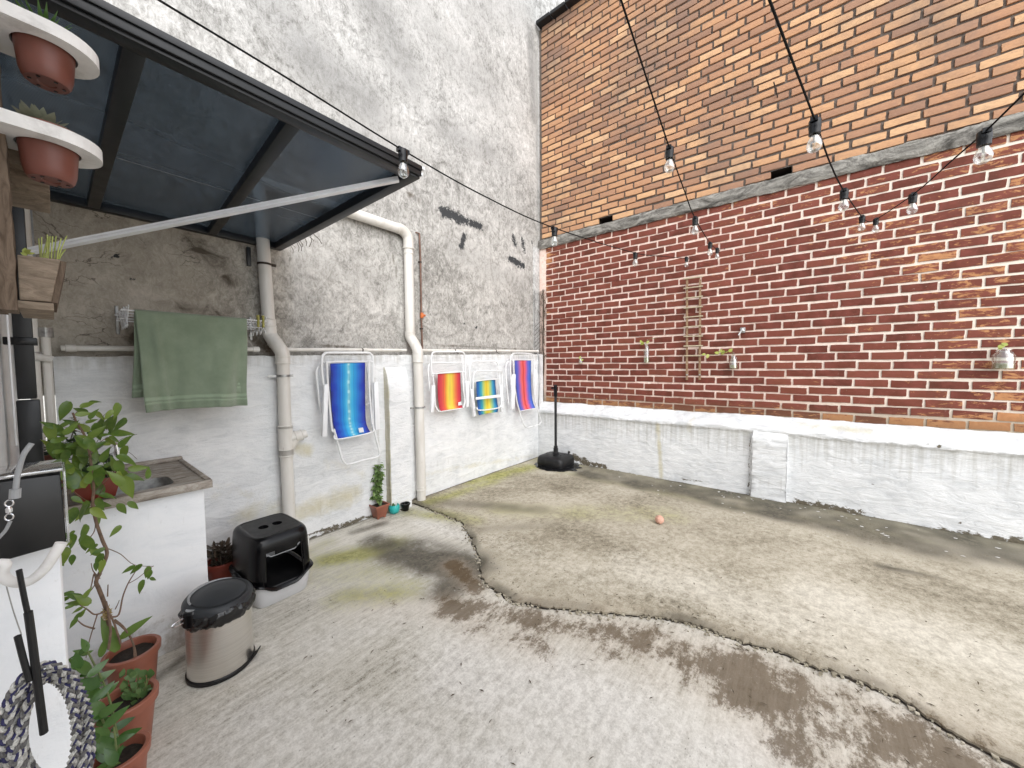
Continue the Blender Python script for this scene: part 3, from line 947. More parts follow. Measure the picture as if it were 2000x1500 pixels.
    def pier(u, v):
        z = v * (dado_top(4.8) + .02)
        a = u * math.pi * .62
        s = 1 - max(0, (v - .96) / .04) ** 2 * .5
        q = .008 * nz(u * 4, z * 5) + .004 * nz(u * 12, z * 16)
        return (4.69 + (.15 + q) * math.sin(a) * s, YD + .06 - (.085 + q) * math.cos(a * .8) * s + u * .05, z)
    b.grid(pier, 14, 50)
    o = b.build('corner_pier', 'white_rough', t, smooth=60)
    V = verts(o)
    bake(o, chip=np.exp(-(V[:, 2] / .02) ** 2) * .5 + (V[:, 0] > 4.80) * .35, drip=np.clip((V[:, 2] - 1.3) / .3, 0, 1) * .4, algae=np.exp(-(V[:, 2] / .2) ** 2) * .2)
    # smooth repair strip of plaster up the corner
    b = MB()
    b.box(4.72, 4.87, YW - .02, YW + .03, 1.62, 3.30)
    o = b.build('plaster_strip', 'concrete', t, bevel=.01)
    bake(o, light=verts(o)[:, 2] * 0 + .6)


build_back_wall()


def brick_meshes(name, L, h, depth, mat, n=22, wob=.0055):
    out = []
    for k in range(n):
        nu, nv = 6, 4
        vs, fs = [], []
        s0 = k * 17.3
        for j in range(nv):
            for i in range(nu):
                yy = (i / (nu - 1) - .5) * L
                zz = (j / (nv - 1) - .5) * h
                e = i in (0, nu - 1) or j in (0, nv - 1)
                q = wob if e else wob * .4
                x = (.002 if e else 0) + .0016 * nz(i * .9 + s0, j * 1.3)
                ch = .012 * max(0, nz(s0 * 1.7 + i * 3.1, j * 4.3, 5) - .25) if (i in (0, nu - 1) and j in (0, nv - 1)) else 0
                vs.append((x + ch * .5, (yy - math.copysign(ch, yy)) + q * nz(s0 + i * 1.7, j * 2.1), zz - math.copysign(ch * .6, zz) + q * .8 * nz(s0 + i * 2.3, j * 1.9, 9)))
        for j in range(nv - 1):
            for i in range(nu - 1):
                a = j * nu + i
                fs.append((a, a + nu, a + nu + 1, a + 1))
        ring = [i for i in range(nu)] + [j * nu + nu - 1 for j in range(1, nv)] + [(nv - 1) * nu + i for i in range(nu - 2, -1, -1)] + [j * nu for j in range(nv - 2, 0, -1)]
        base = len(vs)
        vs += [(depth, vs[i][1], vs[i][2]) for i in ring]
        for q in range(len(ring)):
            a, c = ring[q], ring[(q + 1) % len(ring)]
            fs.append((a, c, base + (q + 1) % len(ring), base + q))
        me = bpy.data.meshes.new(name)
        me.from_pydata(vs, [], fs)
        me.polygons.foreach_set('use_smooth', [True] * len(fs))
        me.set_sharp_from_angle(angle=R_(50))
        me.materials.append(MAT[mat])
        out.append((me, np.array(vs), fs))
    return out


def lay_bricks(root, meshes, X, rows, pitch, y_hi, y_lo, L, joint, phase, skip=None, zjit=.003, proud=.004, cut=None):
    """rows: list of (z centre, scale of height). The 300 that show largest become parts, the others one joined part"""
    spots = []
    for k, (z, hs) in enumerate(rows):
        y = y_hi + (phase[0] if k % 2 else phase[1]) + rng.normal(0, .008)
        while y > y_lo:
            ln = pitch * (1 + rng.normal(0, .022))
            yc = y - ln / 2
            top, bot = min(y, y_hi), y - ln + joint
            if top - bot > .03 and not (skip and skip((top + bot) / 2, z)):
                yc = (top + bot) / 2
                spots.append((yc, z + rng.normal(0, zjit) + .004 * nz(yc * 1.3, k * .3), (top - bot) / L, hs * (1 + rng.normal(0, .02)), rng.integers(len(meshes)), X - proud * rng.random() + rng.normal(0, .001), rng.normal(0, .009)))
            y -= ln
    size = []
    for s in spots:
        px, py, d = proj((X, s[0], s[1]))
        vis = -30 < px < 2030 and -20 < py < 1520 and d > .2
        v = np.array([X, s[0], s[1]]) - CAM
        size.append((s[2] * abs(v[0]) / np.linalg.norm(v) / d ** 2) if vis else 0)
    order = np.argsort(size)[::-1]
    keep = set(order[:300].tolist())
    off = Vector(world_origin(root))
    V, F = [], []
    for i, (yc, z, sy, sz, mi, x, rot) in enumerate(spots):
        me, vs, fs = meshes[mi]
        M = Matrix.Translation(Vector((x, yc, z)) - off) @ Matrix.Rotation(rot, 4, 'X') @ Matrix.Diagonal((1, sy, sz, 1))
        if i in keep:
            link_mesh('brick', me, root, M)
        else:
            n = len(V)
            A = np.array(M)
            q = vs @ A[:3, :3].T + A[:3, 3] + np.array(off)
            V += q.tolist()
            F += [tuple(a + n for a in f) for f in fs]
    if V:
        b = MB()
        b.add(V, F)
        b.build('brick_courses', meshes[0][0].materials[0], root, smooth=50, kind='stuff')


def build_brick_walls():
    CO = .0866
    z_lo, z_hi = .875, .875 + 28 * CO
    # ---- lower wall: painted dark red, pale joints
    t = thing('red_brick_wall', 'dark red painted brick wall with pale joints, paint flaking to orange, above the white plinth', 'brick wall', (XW, 1, z_lo))
    b = MB()
    b.grid(lambda u, v: (XW + .0072 + .0012 * nz(u * 60, v * 40) + .001 * nz(u * 170, v * 110), 3.32 - u * 6.3, z_lo - .1 + v * (z_hi - z_lo + .1)), 240, 100)
    b.build('mortar', 'pink_mortar', t, smooth=60)
    ms = brick_meshes('brick', .2215, .0665, .03, 'red_brick')
    rows = [(z_lo + CO * (k + .5), 1.0) for k in range(28)]
    lay_bricks(t, ms, XW, rows, .2415, 3.19, -2.6, .2215, .0200, (.12, .0))
    # ---- upper wall: bare brick, recessed grey joints
    zb = z_hi + .135
    t = thing('bare_brick_wall', 'bare tan and orange brick wall with recessed grey joints, above the concrete band', 'brick wall', (XW, 1, zb))
    vent = [(PX(*q, XW)[1], PX(*q, XW)[2]) for q in ((1181, 431), (1521, 342))]
    ztop = 6.62
    b = MB()
    b.add([(XW + .016, 3.32, zb - .02), (XW + .016, -3.2, zb - .02), (XW + .016, -3.2, ztop), (XW + .016, 3.32, ztop)], [(0, 3, 2, 1)])
    # the backing is cut round the two vent holes
    b = MB()
    cuts = sorted(vent, key=lambda q: -q[0])
    yy = 3.32
    hz = .042
    for cy, cz in cuts:
        h0, h1 = cy + .11, cy - .11
        b.add([(XW + .016, yy, zb - .02), (XW + .016, h0, zb - .02), (XW + .016, h0, ztop), (XW + .016, yy, ztop)], [(0, 3, 2, 1)])
        b.add([(XW + .016, h0, zb + .005 + 2 * hz), (XW + .016, h1, zb + .005 + 2 * hz), (XW + .016, h1, ztop), (XW + .016, h0, ztop)], [(0, 3, 2, 1)])
        yy = h1
    b.add([(XW + .016, yy, zb - .02), (XW + .016, -3.2, zb - .02), (XW + .016, -3.2, ztop), (XW + .016, yy, ztop)], [(0, 3, 2, 1)])
    b.build('mortar', 'grey_mortar', t, smooth=0)
    for cy, cz in cuts:
        b = MB()
        x0, x1, y0, y1, z0, z1 = XW + .0165, XW + .3, cy - .11, cy + .11, zb - .015, zb + .005 + 2 * hz
        b.add([(x0, y0, z0), (x1, y0, z0), (x1, y1, z0), (x0, y1, z0), (x0, y0, z1), (x1, y0, z1), (x1, y1, z1), (x0, y1, z1)], [(0, 1, 2, 3), (7, 6, 5, 4), (1, 5, 6, 2), (0, 4, 5, 1), (3, 2, 6, 7)])
        b.build('vent_hole', 'dark_iron', t, smooth=0)
    ms = brick_meshes('brick', .2265, .0630, .034, 'bare_brick', wob=.006)
    rows = [(zb + CO * (k + .5), 1.0) for k in range(37)]
    lay_bricks(t, ms, XW, rows, .2485, 3.27, -2.9, .2265, .0220, (.125, .0), proud=.008,
               skip=lambda y, z: z < zb + CO and any(abs(y - c[0]) < .13 for c in vent))
    # short bricks beside the vent holes
    for cy, cz in vent:
        for sgn in (-1, 1):
            link_mesh('brick', ms[3 + sgn][0], t, Matrix.Translation(Vector((XW - .002, cy + sgn * .165, zb + CO / 2)) - Vector(t.location)) @ Matrix.Diagonal((1, .42, 1, 1)))
    # eave of the roof behind
    b = MB()
    for k in range(26):
        y = 3.30 - k * .25
        b.box(XW - .11 + .008 * nz(k * 3.3), XW + .4, y - .24, y, ztop + .0 + .006 * nz(k * 1.7), ztop + .05 + .006 * nz(k * 1.7))
    b.build('eave_edge', 'black_frame', t, smooth=0, bevel=.006)
    # ---- weathered concrete band between the two
    b = MB()

    def band(u, v):
        y = 3.33 - u * 6.3
        k = [(XW + .03, z_hi - .002), (XW - .018, z_hi - .012), (XW - .034, z_hi + .02), (XW - .034, z_hi + .105), (XW - .02, z_hi + .128), (XW + .03, z_hi + .133)]
        q = v * 5
        i = min(4, int(q))
        f = q - i
        r = .013 * nz(y * 5, v * 4) + .008 * nz(y * 17, v * 9) + .004 * nz(y * 50, v * 20)
        return (k[i][0] + (k[i + 1][0] - k[i][0]) * f - abs(r) * .8, y, k[i][1] + (k[i + 1][1] - k[i][1]) * f + r * (1 if 0 < v < 1 else .3))
    b.grid(band, 420, 16)
    o = b.build('concrete_band', 'band', None, smooth=50)
    tag(o, 'ragged weathered grey concrete ledge running between the bare and red brickwork', 'ledge')
    # rusty rods stuck in the upper wall
    for a, c, lab in (((1120, 311), (1146, 328), 'thin rusty iron rod sticking out of the bare brick near the grey wall'), ((1511, 160), (1519, 190), 'short rusty iron stub sticking out of the bare brick between two light strings')):
        p, q = PX(*c, XW), PX(*a, XW - .12)
        b = MB()
        b.tube([p + np.array([.03, 0, 0]), p, q], .006, 6)
        tag(b.build('iron_rod', 'dark_iron'), lab, 'rod', 'rods in the bare brick wall')


build_brick_walls()


def build_plinth():
    t = thing('white_plinth', 'low white painted plinth wall with sloping rough cap and peeling base under the red bricks', 'low wall', (XP, 1, 0))

    def prof(v):
        ks = [(0, XP - .005, 0.0), (.70, XP, .70), (.78, XP - .018, .735), (.83, XP - .012, .765), (.97, XW - .02, .872), (1, XW + .02, .885)]
        for (a, x, z), (c, x2, z2) in zip(ks, ks[1:]):
            if v <= c:
                f = (v - a) / (c - a)
                return x + (x2 - x) * f, z + (z2 - z) * f
        return ks[-1][1:]
    b = MB()

    def fn(u, v):
        y = 3.24 - u * 6.2
        x, z = prof(v)
        cap = 1.0 if v > .72 else .3
        r = (.010 * nz(y * 4, v * 9) + .008 * nz(y * 13, v * 25)) * cap + .003 * nz(y * 30, z * 40) + .008 * nz(y * 1.2, z * 1.5)
        return (x - r, y, max(0, z + r * .8 * (v > .3)))
    b.grid(fn, 300, 64)
    o = b.build('wall_face', 'white_rough', t, smooth=60)
    V = verts(o)
    P = V[:, 1:]

    def pp(px, py):
        q = PX(px, py, XP)
        return (q[1], q[2])
    base = np.exp(-(V[:, 2] / .028) ** 2) * .68
    chip = np.maximum(base, smear(P, [(pp(1120, 893), pp(1150, 905), .08, .8), (pp(1150, 905), pp(1182, 912), .05, .7), (pp(1560, 985), pp(1600, 993), .07, .8), (pp(1600, 990), pp(1680, 1010), .08, .8), (pp(1328, 935), pp(1372, 940), .02, .55),
                                      (pp(1825, 1040), pp(1855, 1045), .06, .9), (pp(1880, 1047), pp(1920, 1052), .06, .8), (pp(1950, 1055), pp(1970, 1062), .06, .85), (pp(1985, 1060), pp(2000, 1062), .06, .8), (pp(1690, 1010), pp(1830, 1040), .018, .6)]
                                  + [(pp(a, c), pp(a + 1, c + 1), .012, .9) for a, c in ((1651, 933), (1809, 866), (1833, 871), (1706, 945), (1477, 866), (1874, 1019))]))
    drip = np.clip((.76 - V[:, 2]) / .05, 0, 1) * np.clip((V[:, 2] - .25) / .5, 0, 1) * .62
    alg = np.maximum(smear(P, [(pp(1285, 830), pp(1292, 935), .035, .75), (pp(1350, 820), pp(1345, 840), .05, .4), (pp(1560, 830), pp(1700, 845), .04, .5)]), np.exp(-(V[:, 2] / .05) ** 2) * .25)
    bake(o, chip=chip, drip=drip, algae=alg)
    # rough buttress
    b = MB()
    y1, y0 = .42, .10

    def but(u, v):
        z = v * .775
        lip = max(0, (v - .86) / .14)
        ks = [(y1 + .035, XP + .02), (y1, XP - .02), (y1 - .02, XP - .055), (y0 + .004, XP - .052), (y0, XP - .05), (y0, XP + .02)]
        q = u * 5
        i = min(4, int(q))
        f = q - i
        a, c = ks[i], ks[i + 1]
        r = .008 * nz(u * 6, z * 9) + .007 * nz(u * 20, z * 24) * (u < .7) + .003 * nz(u * 40, z * 60)
        return (a[1] + (c[1] - a[1]) * f - r + lip * .045, a[0] + (c[0] - a[0]) * f + (r if u < .5 else 0), z)
    b.grid(but, 36, 56)
    o = b.build('buttress', 'white_rough', t, smooth=45)
    V = verts(o)
    bake(o, chip=np.exp(-(V[:, 2] / .03) ** 2) * .62 + (V[:, 1] > y1 + .0) * .42 + ((V[:, 2] > .1) * (V[:, 2] < .16)) * .12, drip=np.exp(-((V[:, 2] - .2) / .1) ** 2) * .3, algae=V[:, 2] * 0)


build_plinth()


def build_house_wall():
    t = thing('house_wall', 'white house wall at the left edge behind the black post and hanging planters', 'wall', (XL, 1, 0))
    b = MB()
    b.grid(lambda u, v: (XL + .003 * nz(u * 9, v * 8), 3.33 - u * 6.3, v * 2.75), 90, 60, flip=True)
    b.build('wall_face', 'white_smooth', t, smooth=60)
    b = MB()
    b.box(XL - .02, -.006, 1.0, 1.16, 0, 1.145)
    b.build('pier', 'white_smooth', t, bevel=.006)


build_house_wall()
# ================================================================== FIXTURES ON THE WALLS
def build_canopy():
    z0 = 2.385
    yb, yf, x0, x1 = YW - .005, 1.52, XL + .01, 1.18
    t = thing('awning', 'black framed awning with smoked ribbed panels over the sink corner, propped by a silver bar', 'awning', (x1, yf, z0))
    W, H = .055, .05
    b = MB()
    b.box(x0, x1 - W, yf, yf + W, z0, z0 + H)                      # front rail
    b.box(x0, x1, yf - .014, yf - .001, z0 + .010, z0 + .062)
    b.box(x0, x1, yf - .022, yf - .0145, z0 + .034, z0 + .056)
    b.build('front_rail', 'black_frame', t, bevel=.003)
    b = MB()
    b.box(x0, x1, yb - .05, yb, z0 + .001, z0 + H)
    b.build('wall_rail', 'black_frame', t, bevel=.003)
    b = MB()
    b.box(x1 - W, x1, yf, yb - .051, z0 + .0005, z0 + H + .001)
    b.build('side_rail', 'black_frame', t, bevel=.003)
    b = MB()
    b.box(x1 + .001, x1 + .012, yf - .012, yb - .03, z0 + .016, z0 + .03)
    b.box(x1 + .001, x1 + .02, yf - .016, yb - .03, z0 + .046, z0 + .06)
    b.build('drip_edge', 'alu', t, bevel=.002)
    ribs = [(.19, .185, .05), (.62, .735, .05)]
    for xa, xb, wd in ribs:
        b = MB()
        b.bar((xa, yf + W + .001, z0 + .024), (xb, yb - .051, z0 + .024), wd, .046)
        b.build('rafter', 'black_frame', t, bevel=.003)
    xs = [x0, .19, .62, x1 - .02]
    xe = [x0, .185, .735, x1 - .02]
    for i in range(3):
        b = MB()
        a, c, d, e = xs[i] + .004, xs[i + 1] - .004, xe[i + 1] - .004, xe[i] + .004
        bot = [(a, yf + .01, z0 + .048), (c, yf + .01, z0 + .048), (d, yb - .005, z0 + .048), (e, yb - .005, z0 + .048)]
        b.hexa(bot, [(p[0], p[1], z0 + .056) for p in bot])
        b.build('panel', 'poly', t, smooth=0)
        ym = yf + (yb - yf) * .56
        b = MB()
        b.bar(((a + e) / 2, ym, z0 + .0465), ((c + d) / 2, ym, z0 + .0465), .003, .002)
        b.build('panel_joint', 'silver_grey', t, smooth=0)
    pa, pb = PY(62, 490, 2.42), np.array([1.11, 1.60, z0 - .002])
    b = MB()
    d = Vector(pb - pa).normalized()
    upv = Vector((0, 0, 1))
    b.bar(pa, pb, .018, .021, upv)
    sd_ = d.cross(upv).normalized()
    nup = sd_.cross(d)
    for o_ in (.0062, -.0062):
        b.bar(Vector(pa) + nup * o_ + sd_ * .0105, Vector(pb) + nup * o_ + sd_ * .0105, .005, .0085, upv)
        b.bar(Vector(pa) + nup * o_ - sd_ * .0105, Vector(pb) + nup * o_ - sd_ * .0105, .005, .0085, upv)
    b.build('brace', 'alu', t, smooth=20)
    # twigs caught on the side rail
    b = MB()
    for k in range(9):
        y = 2.75 + .05 * k + rng.normal(0, .02)
        p = Vector((x1 + .01, y, z0 + .01))
        q = p + Vector((rng.uniform(.0, .05), rng.uniform(-.04, .04), -rng.uniform(.02, .075)))
        b.tube([p, (p + q) / 2 + Vector((.01, 0, .0)), q], .0022, 5)
    b.build('twig', 'dry_stem', t, kind='stuff')

    # black post and clutter at the corner
    t = thing('black_post', 'black square downpipe at the left edge with clamp, running from awning to sink', 'downpipe', (-.075, 2.42, .84))
    b = MB()
    xa = PY(30, 400, 2.42)[0]
    xb = PY(52, 850, 2.42)[0]
    b.box(-.094, -.046, 2.42, 2.47, 1.33, 2.384)
    b.build('upper_tube', 'black_frame', t, bevel=.004)
    b = MB()
    b.box(-.098, -.040, 2.415, 2.475, .86, 1.325)
    b.build('lower_tube', 'black_frame', t, bevel=.004)
    b = MB()
    b.box(-.118, -.036, 2.41, 2.48, 1.545, 1.575)
    b.build('clamp', 'black_plastic', t, bevel=.003)
    b = MB()
    b.box(-.106, -.100, 2.405, 2.425, 1.15, 1.72)
    tag(b.build('cable_trunking', 'white_plastic', None, bevel=.002), 'thin white cable trunking beside the black downpipe', 'trunking')
    t = thing('corner_pipes', 'grey plastic water pipes with joints in the dim corner behind the black post', 'pipes', (-.05, 3.2, .9))
    b = MB()
    b.tube([(-.062, 3.18, .9), (-.062, 3.18, 2.35)], .02, 12)
    b.build('riser', 'pvc', t)
    b = MB()
    b.tube([(-.02, 3.19, .95), (-.02, 3.19, 1.66)], .018, 12)
    b.build('riser', 'pvc', t)
    b = MB()
    b.tube([(-.075, 3.16, 1.52), (.0, 3.16, 1.5)], .018, 10)
    b.build('cross_pipe', 'pvc', t)
    for q_ in ((-.062, 3.18, 1.49), (-.02, 3.19, 1.62)):
        b = MB()
        b.lathe([(.028, 0), (.028, .05)], q_, 12)
        b.build('pipe_joint', 'zinc', t)
    b = MB()
    b.box(-.09, -.035, 3.22, 3.26, 1.98, 2.34)
    b.build('grey_panel', 'silver_grey', t, bevel=.004)


build_canopy()


def ring_clamp(root, c, r, mat='zinc'):
    b = MB()
    b.lathe([(r, -.009), (r + .004, -.009), (r + .004, .009), (r, .009), (r, -.009)], c, 24, close=False)
    b.box(c[0] - r - .06, c[0] - r * .7, c[1] + .0, c[1] + .01, c[2] - .008, c[2] + .008)
    b.box(c[0] + r * .75, c[0] + r + .022, c[1] - .012, c[1] - .006, c[2] - .010, c[2] + .010)
    b.build('clamp', mat, root)


def build_pipes():
    R0 = .048
    yu, yl = YW - .058, YD - .06
    # --- drainpipe by the towel
    xu, xl = 1.06, 1.112
    R0 = .044
    t = thing('drainpipe', 'cream drainpipe with a capped side branch, beside the green towel', 'drainpipe', (xl, yl, .2))

    def sock(b, c, ax=(0, 0, 1), r=R0, ln=.06):
        b.lathe([(r, 0), (r + .009, .004), (r + .009, .012), (r + .006, .014), (r + .006, ln - .006), (r + .009, ln - .003), (r + .008, ln), (r, ln + .003)], c, 28, ax, close=False)
    b = MB()
    b.tube([(xu - .03, yu, 2.83), (xu, yu, 1.80)], R0, 28)
    b.build('upper_pipe', 'pvc', t)
    b = MB()
    b.tube(spline([(xu, yu, 1.80), (xu + .004, yu, 1.72), (xu + .012, yu - .012, 1.685), (xl - .016, yl + .014, 1.60), (xl - .002, yl, 1.56), (xl, yl, 1.48)], 6), R0 + .005, 28)
    sock(b, (xu - .001, yu, 1.765))
    sock(b, (xl - .028, (yu + yl) / 2 + .028, 1.655), (.33, -.6, -.9), ln=.03)
    sock(b, (xl, yl, 1.475))
    b.build('offset_bend', 'pvc', t)
    b = MB()
    b.tube([(xl, yl, 1.48), (xl, yl, .98)], R0, 28)
    b.build('middle_pipe', 'pvc', t)
    b = MB()
    b.tube([(xl, yl, .99), (xl, yl, .76)], R0 + .006, 28)
    sock(b, (xl, yl, .96), ln=.035)
    sock(b, (xl, yl, .75), ln=.06)
    b.tube([(xl, yl, .885), (xl + .085, yl - .01, .905)], R0 - .005, 24)
    b.tube(spline([(xl + .02, yl, .80), (xl + .045, yl - .004, .85), (xl + .07, yl - .006, .89)], 4), R0 - .008, 20)
    sock(b, (xl + .06, yl - .008, .897), (1, -.1, .2), R0 - .008, .055)
    b.lathe([(0, .0), (R0 - .016, .0), (R0 - .012, .004), (R0 - .012, .03), (0, .031)], (xl + .115, yl - .014, .908), 24, (1, -.1, .2))
    b.build('tee_branch', 'pvc', t)
    b = MB()
    b.tube([(xl, yl, .77), (xl + .006, yl, .1)], R0 - .001, 28)
    sock(b, (xl + .006, yl, .16), ln=.03)
    b.build('lower_pipe', 'pvc', t)
    b = MB()
    b.tube(spline([(xl + .006, yl, .17), (xl + .015, yl, .09), (xl + .05, yl - .03, .045), (xl + .12, yl - .06, .035)], 5), R0 + .006, 24)
    b.build('foot_bend', 'pvc', t)
    ring_clamp(t, (xl, yl, 1.385), R0)
    b = MB()
    b.lathe([(R0, -.008), (R0 + .004, -.008), (R0 + .004, .008), (R0, .008)], (xu - .013, yu, 2.245), 24, close=False)
    b.box(xu - .013 + R0 * .8, xu + R0 + .015, yu - .02, yu - .01, 2.235, 2.255)
    b.build('clamp', 'dark_iron', t)
    b = MB()
    b.box(xu - .115, xu - .09, YW - .03, YW - .004, 2.22, 2.36)
    tag(b.build('iron_bracket', 'black_frame', bevel=.002), 'short black bracket on the cement wall just below the awning corner', 'bracket')
    # --- drainpipe in the middle of the wall
    R0 = .048
    xu, xl = 2.372, 2.385
    t = thing('drainpipe', 'white drainpipe with a bent arm at its top, between the blue and red chairs', 'drainpipe', (xl, yl, .05))
    b = MB()
    b.tube([(xu, yu, 2.78), (xu, yu, 1.80)], R0, 28)
    b.build('upper_pipe', 'pvc', t)
    b = MB()
    zt = 2.86
    b.tube([(1.0, yu, zt - .005), (xu - .09, yu, zt)], R0, 28)
    b.build('side_arm', 'pvc', t)
    b = MB()
    b.tube(spline([(xu - .13, yu, zt), (xu - .07, yu, zt - .004), (xu - .012, yu, zt - .05), (xu, yu, zt - .115), (xu, yu, zt - .17)], 6), R0 + .005, 28)
    sock(b, (xu, yu, zt - .235), ln=.05)
    b.lathe([(R0 + .012, 0), (R0 + .013, .012)], (xu, yu, zt - .18), 28, close=False)
    b.build('elbow', 'pvc', t)
    b = MB()
    b.tube(spline([(xu, yu, 1.82), (xu + .002, yu, 1.765), (xu + .02, (yu + yl) / 2, 1.68), (xl, yl, 1.605), (xl, yl, 1.49)], 6), R0 + .005, 28)
    sock(b, (xu, yu, 1.775), ln=.045)
    sock(b, (xl, yl, 1.49), ln=.10, r=R0 + .001)
    b.build('offset_bend', 'pvc', t)
    b = MB()
    b.tube([(xl, yl, 1.55), (xl + .012, yl, .14)], R0 + .001, 28)
    b.build('lower_pipe', 'pvc', t)
    b = MB()
    b.tube([(xl + .012, yl, .17), (xl + .012, yl, .028)], R0 - .002, 28)
    sock(b, (xl + .012, yl, .13), ln=.045)
    b.build('foot_collar', 'pvc', t)
    ring_clamp(t, (xl + .006, yl, 1.02), R0)
    # --- conduit that lies on the dado
    t = thing('water_pipe', 'long thin cream pipe lying along the top of the white dado', 'pipe', (2.4, YD + .04, 1.6))
    z = lambda x: dado_top(x) + .048
    for a, c in ((.03, .985), (1.12, 2.30), (2.46, 4.72)):
        b = MB()
        b.tube([(a, YD + .028, z(a)), (c, YD + .028, z(c))], .0165, 14)
        for x in ({.03: [.045, .94], 1.12: [1.82], 2.46: [4.69]}[a]):
            b.lathe([(.0165, 0), (.021, .002), (.021, .04), (.0165, .042)], (x, YD + .028, z(x)), 16, (1, 0, .0245), close=False)
        b.build('pipe_run', 'pvc', t)
    for x in (1.81, 2.98, 3.72):
        b = MB()
        b.lathe([(.0168, 0), (.0195, 0), (.0195, .012), (.0168, .012)], (x, YD + .028, z(x)), 14, (1, 0, .0245), close=False)
        b.bar((x + .005, YD + .02, z(x) - .01), (x + .012, YD - .03, z(x) - .035), .012, .006)
        b.build('hook', 'dark_iron', t)
    # --- thin brown tube
    t = thing('copper_tube', 'thin brown copper tube with an orange valve, close to the middle drainpipe', 'gas pipe', (2.47, YW - .02, 1.62))
    p = [PY(q[0], q[1], YW - .015) for q in ((812, 454), (819, 456), (821, 500), (823, 620), (825, 684))]
    b = MB()
    b.tube([p[0], p[1]], .007, 8)
    b.tube([p[1], p[2], p[3], p[4]], .010, 10)
    b.build('tube', 'copper', t)
    for q in ((821, 512), (824, 642)):
        c = PY(*q, YW - .015)
        b = MB()
        b.lathe([(.011, -.008), (.015, -.008), (.015, .008), (.011, .008)], c, 12, close=False)
        b.box(c[0] - .022, c[0] + .018, c[1] + .002, c[1] + .012, c[2] - .006, c[2] + .006)
        b.build('clip', 'dark_iron', t)
    c = PY(824, 616, YW - .02)
    b = MB()
    b.lathe([(.011, -.03), (.018, -.028), (.020, -.012), (.020, .012), (.018, .028), (.011, .03)], c, 14)
    b.lathe([(.010, 0), (.012, .002), (.012, .022), (.008, .026)], (c[0] + .012, c[1] - .008, c[2]), 12, (.8, -.6, 0))
    b.build('valve', 'orange', t)


build_pipes()


# ================================================================== BEACH CHAIRS HUNG ON THE DADO
def chair(label, key, Y, sling, tubes, arms, extra=None, tagpos=None, loc=(0, 0)):
    p0 = PY(*loc, Y)
    t = thing('beach_chair', label, 'beach chair', p0, 'folded beach chairs hung on the white dado')

    def P(q):
        return PY(q[0], q[1], Y - (q[2] if len(q) > 2 else 0))
    for nm, pts, r in tubes:
        b = MB()
        b.tube(spline([P(q) for q in pts], 5), r, 10)
        b.build(nm, 'white_metal', t)
    # sling: rows of (left, right, forward) in picture pixels
    L = spline([P(q) for q in sling[0]], 6)
    Rr = spline([P(q) for q in sling[1]], 6)
    n = len(L)
    b = MB()

    def fn(u, v):
        i = v * (n - 1)
        k = min(n - 2, int(i))
        f = i - k
        a = L[k] * (1 - f) + L[k + 1] * f
        c = Rr[k] * (1 - f) + Rr[k + 1] * f
        p = a * (1 - u) + c * u
        p[1] += .018 * math.sin(u * math.pi) * (.4 + v) + .004 * nz(u * 4, v * 7, hash(key) % 7)
        return p
    b.grid(fn, 20, 26, u=lambda u, v: u, v=lambda u, v: v)
    b.build('sling', 'sling_' + key, t, smooth=60, solid=.003)
    for a in arms:
        b = MB()
        q = [P(x) for x in a]
        nrm = np.array([0, -.016, 0])
        b.hexa([q[3] - nrm, q[2] - nrm, q[1] - nrm, q[0] - nrm], [q[3] + nrm, q[2] + nrm, q[1] + nrm, q[0] + nrm])
        b.build('armrest', 'white_plastic', t, bevel=.006)
    if tagpos:
        b = MB()
        b.hexa([P((*q, tagpos[1])) for q in tagpos[0]], [P((*q, tagpos[1] + .004)) for q in tagpos[0]])
        b.build('cloth_tag', 'tag', t, smooth=0)
    for nm, quad, fw in (extra or []):
        b = MB()
        b.hexa([P((*q, fw)) for q in quad], [P((*q, fw + .02)) for q in quad])
        b.build(nm, 'white_plastic', t, bevel=.004)
    return t


chair('large blue beach chair with pale turquoise centre stripe, hung left of the white pilaster', 'blue', 3.13,
      ([(645, 710), (646, 760), (649, 815), (654, 842, .01), (660, 859, .05)], [(713, 708), (713, 760), (714, 815, .0), (717, 832, .02), (724, 846, .07)]),
      [('back_frame', [(633, 762), (629, 725), (629, 700), (634, 691), (643, 689), (680, 689), (716, 689), (724, 692), (728, 702), (728, 760), (729, 840)], .011),
       ('top_bar', [(631, 708), (680, 706), (727, 706)], .008),
       ('side_frame', [(638, 706, .02), (641, 760, .02), (648, 835, .03), (653, 842, .04)], .009), ('side_frame', [(720, 706, .02), (721, 760, .02), (727, 832, .03)], .009),
       ('rear_loop', [(634, 713, -.03), (624, 715, -.03), (618, 726, -.03), (620, 750, -.03), (625, 795, -.03), (630, 806, -.03)], .009),
       ('rear_loop', [(716, 715, -.03), (719, 740, -.03), (725, 770, -.03), (722, 786, -.03), (714, 791, -.03)], .008),
       ('seat_bar', [(653, 850, .03), (661, 858, .05), (724, 845, .065), (729, 836, .05)], .007),
       ('front_leg', [(652, 838, .03), (660, 866, .04), (667, 893, .05), (674, 905, .05), (685, 906, .05), (710, 899, .06), (735, 893, .06), (741, 887, .06), (740, 878, .06), (733, 850, .05), (728, 828, .04)], .009)],
      [[(632, 751, .03), (640, 750, .03), (638, 852, .03), (628, 853, .03)], [(729, 747, .02), (737, 746, .02), (741, 838, .02), (732, 840, .02)]],
      tagpos=([(700, 836), (709, 835), (711, 844), (702, 845)], .055), loc=(688, 860))
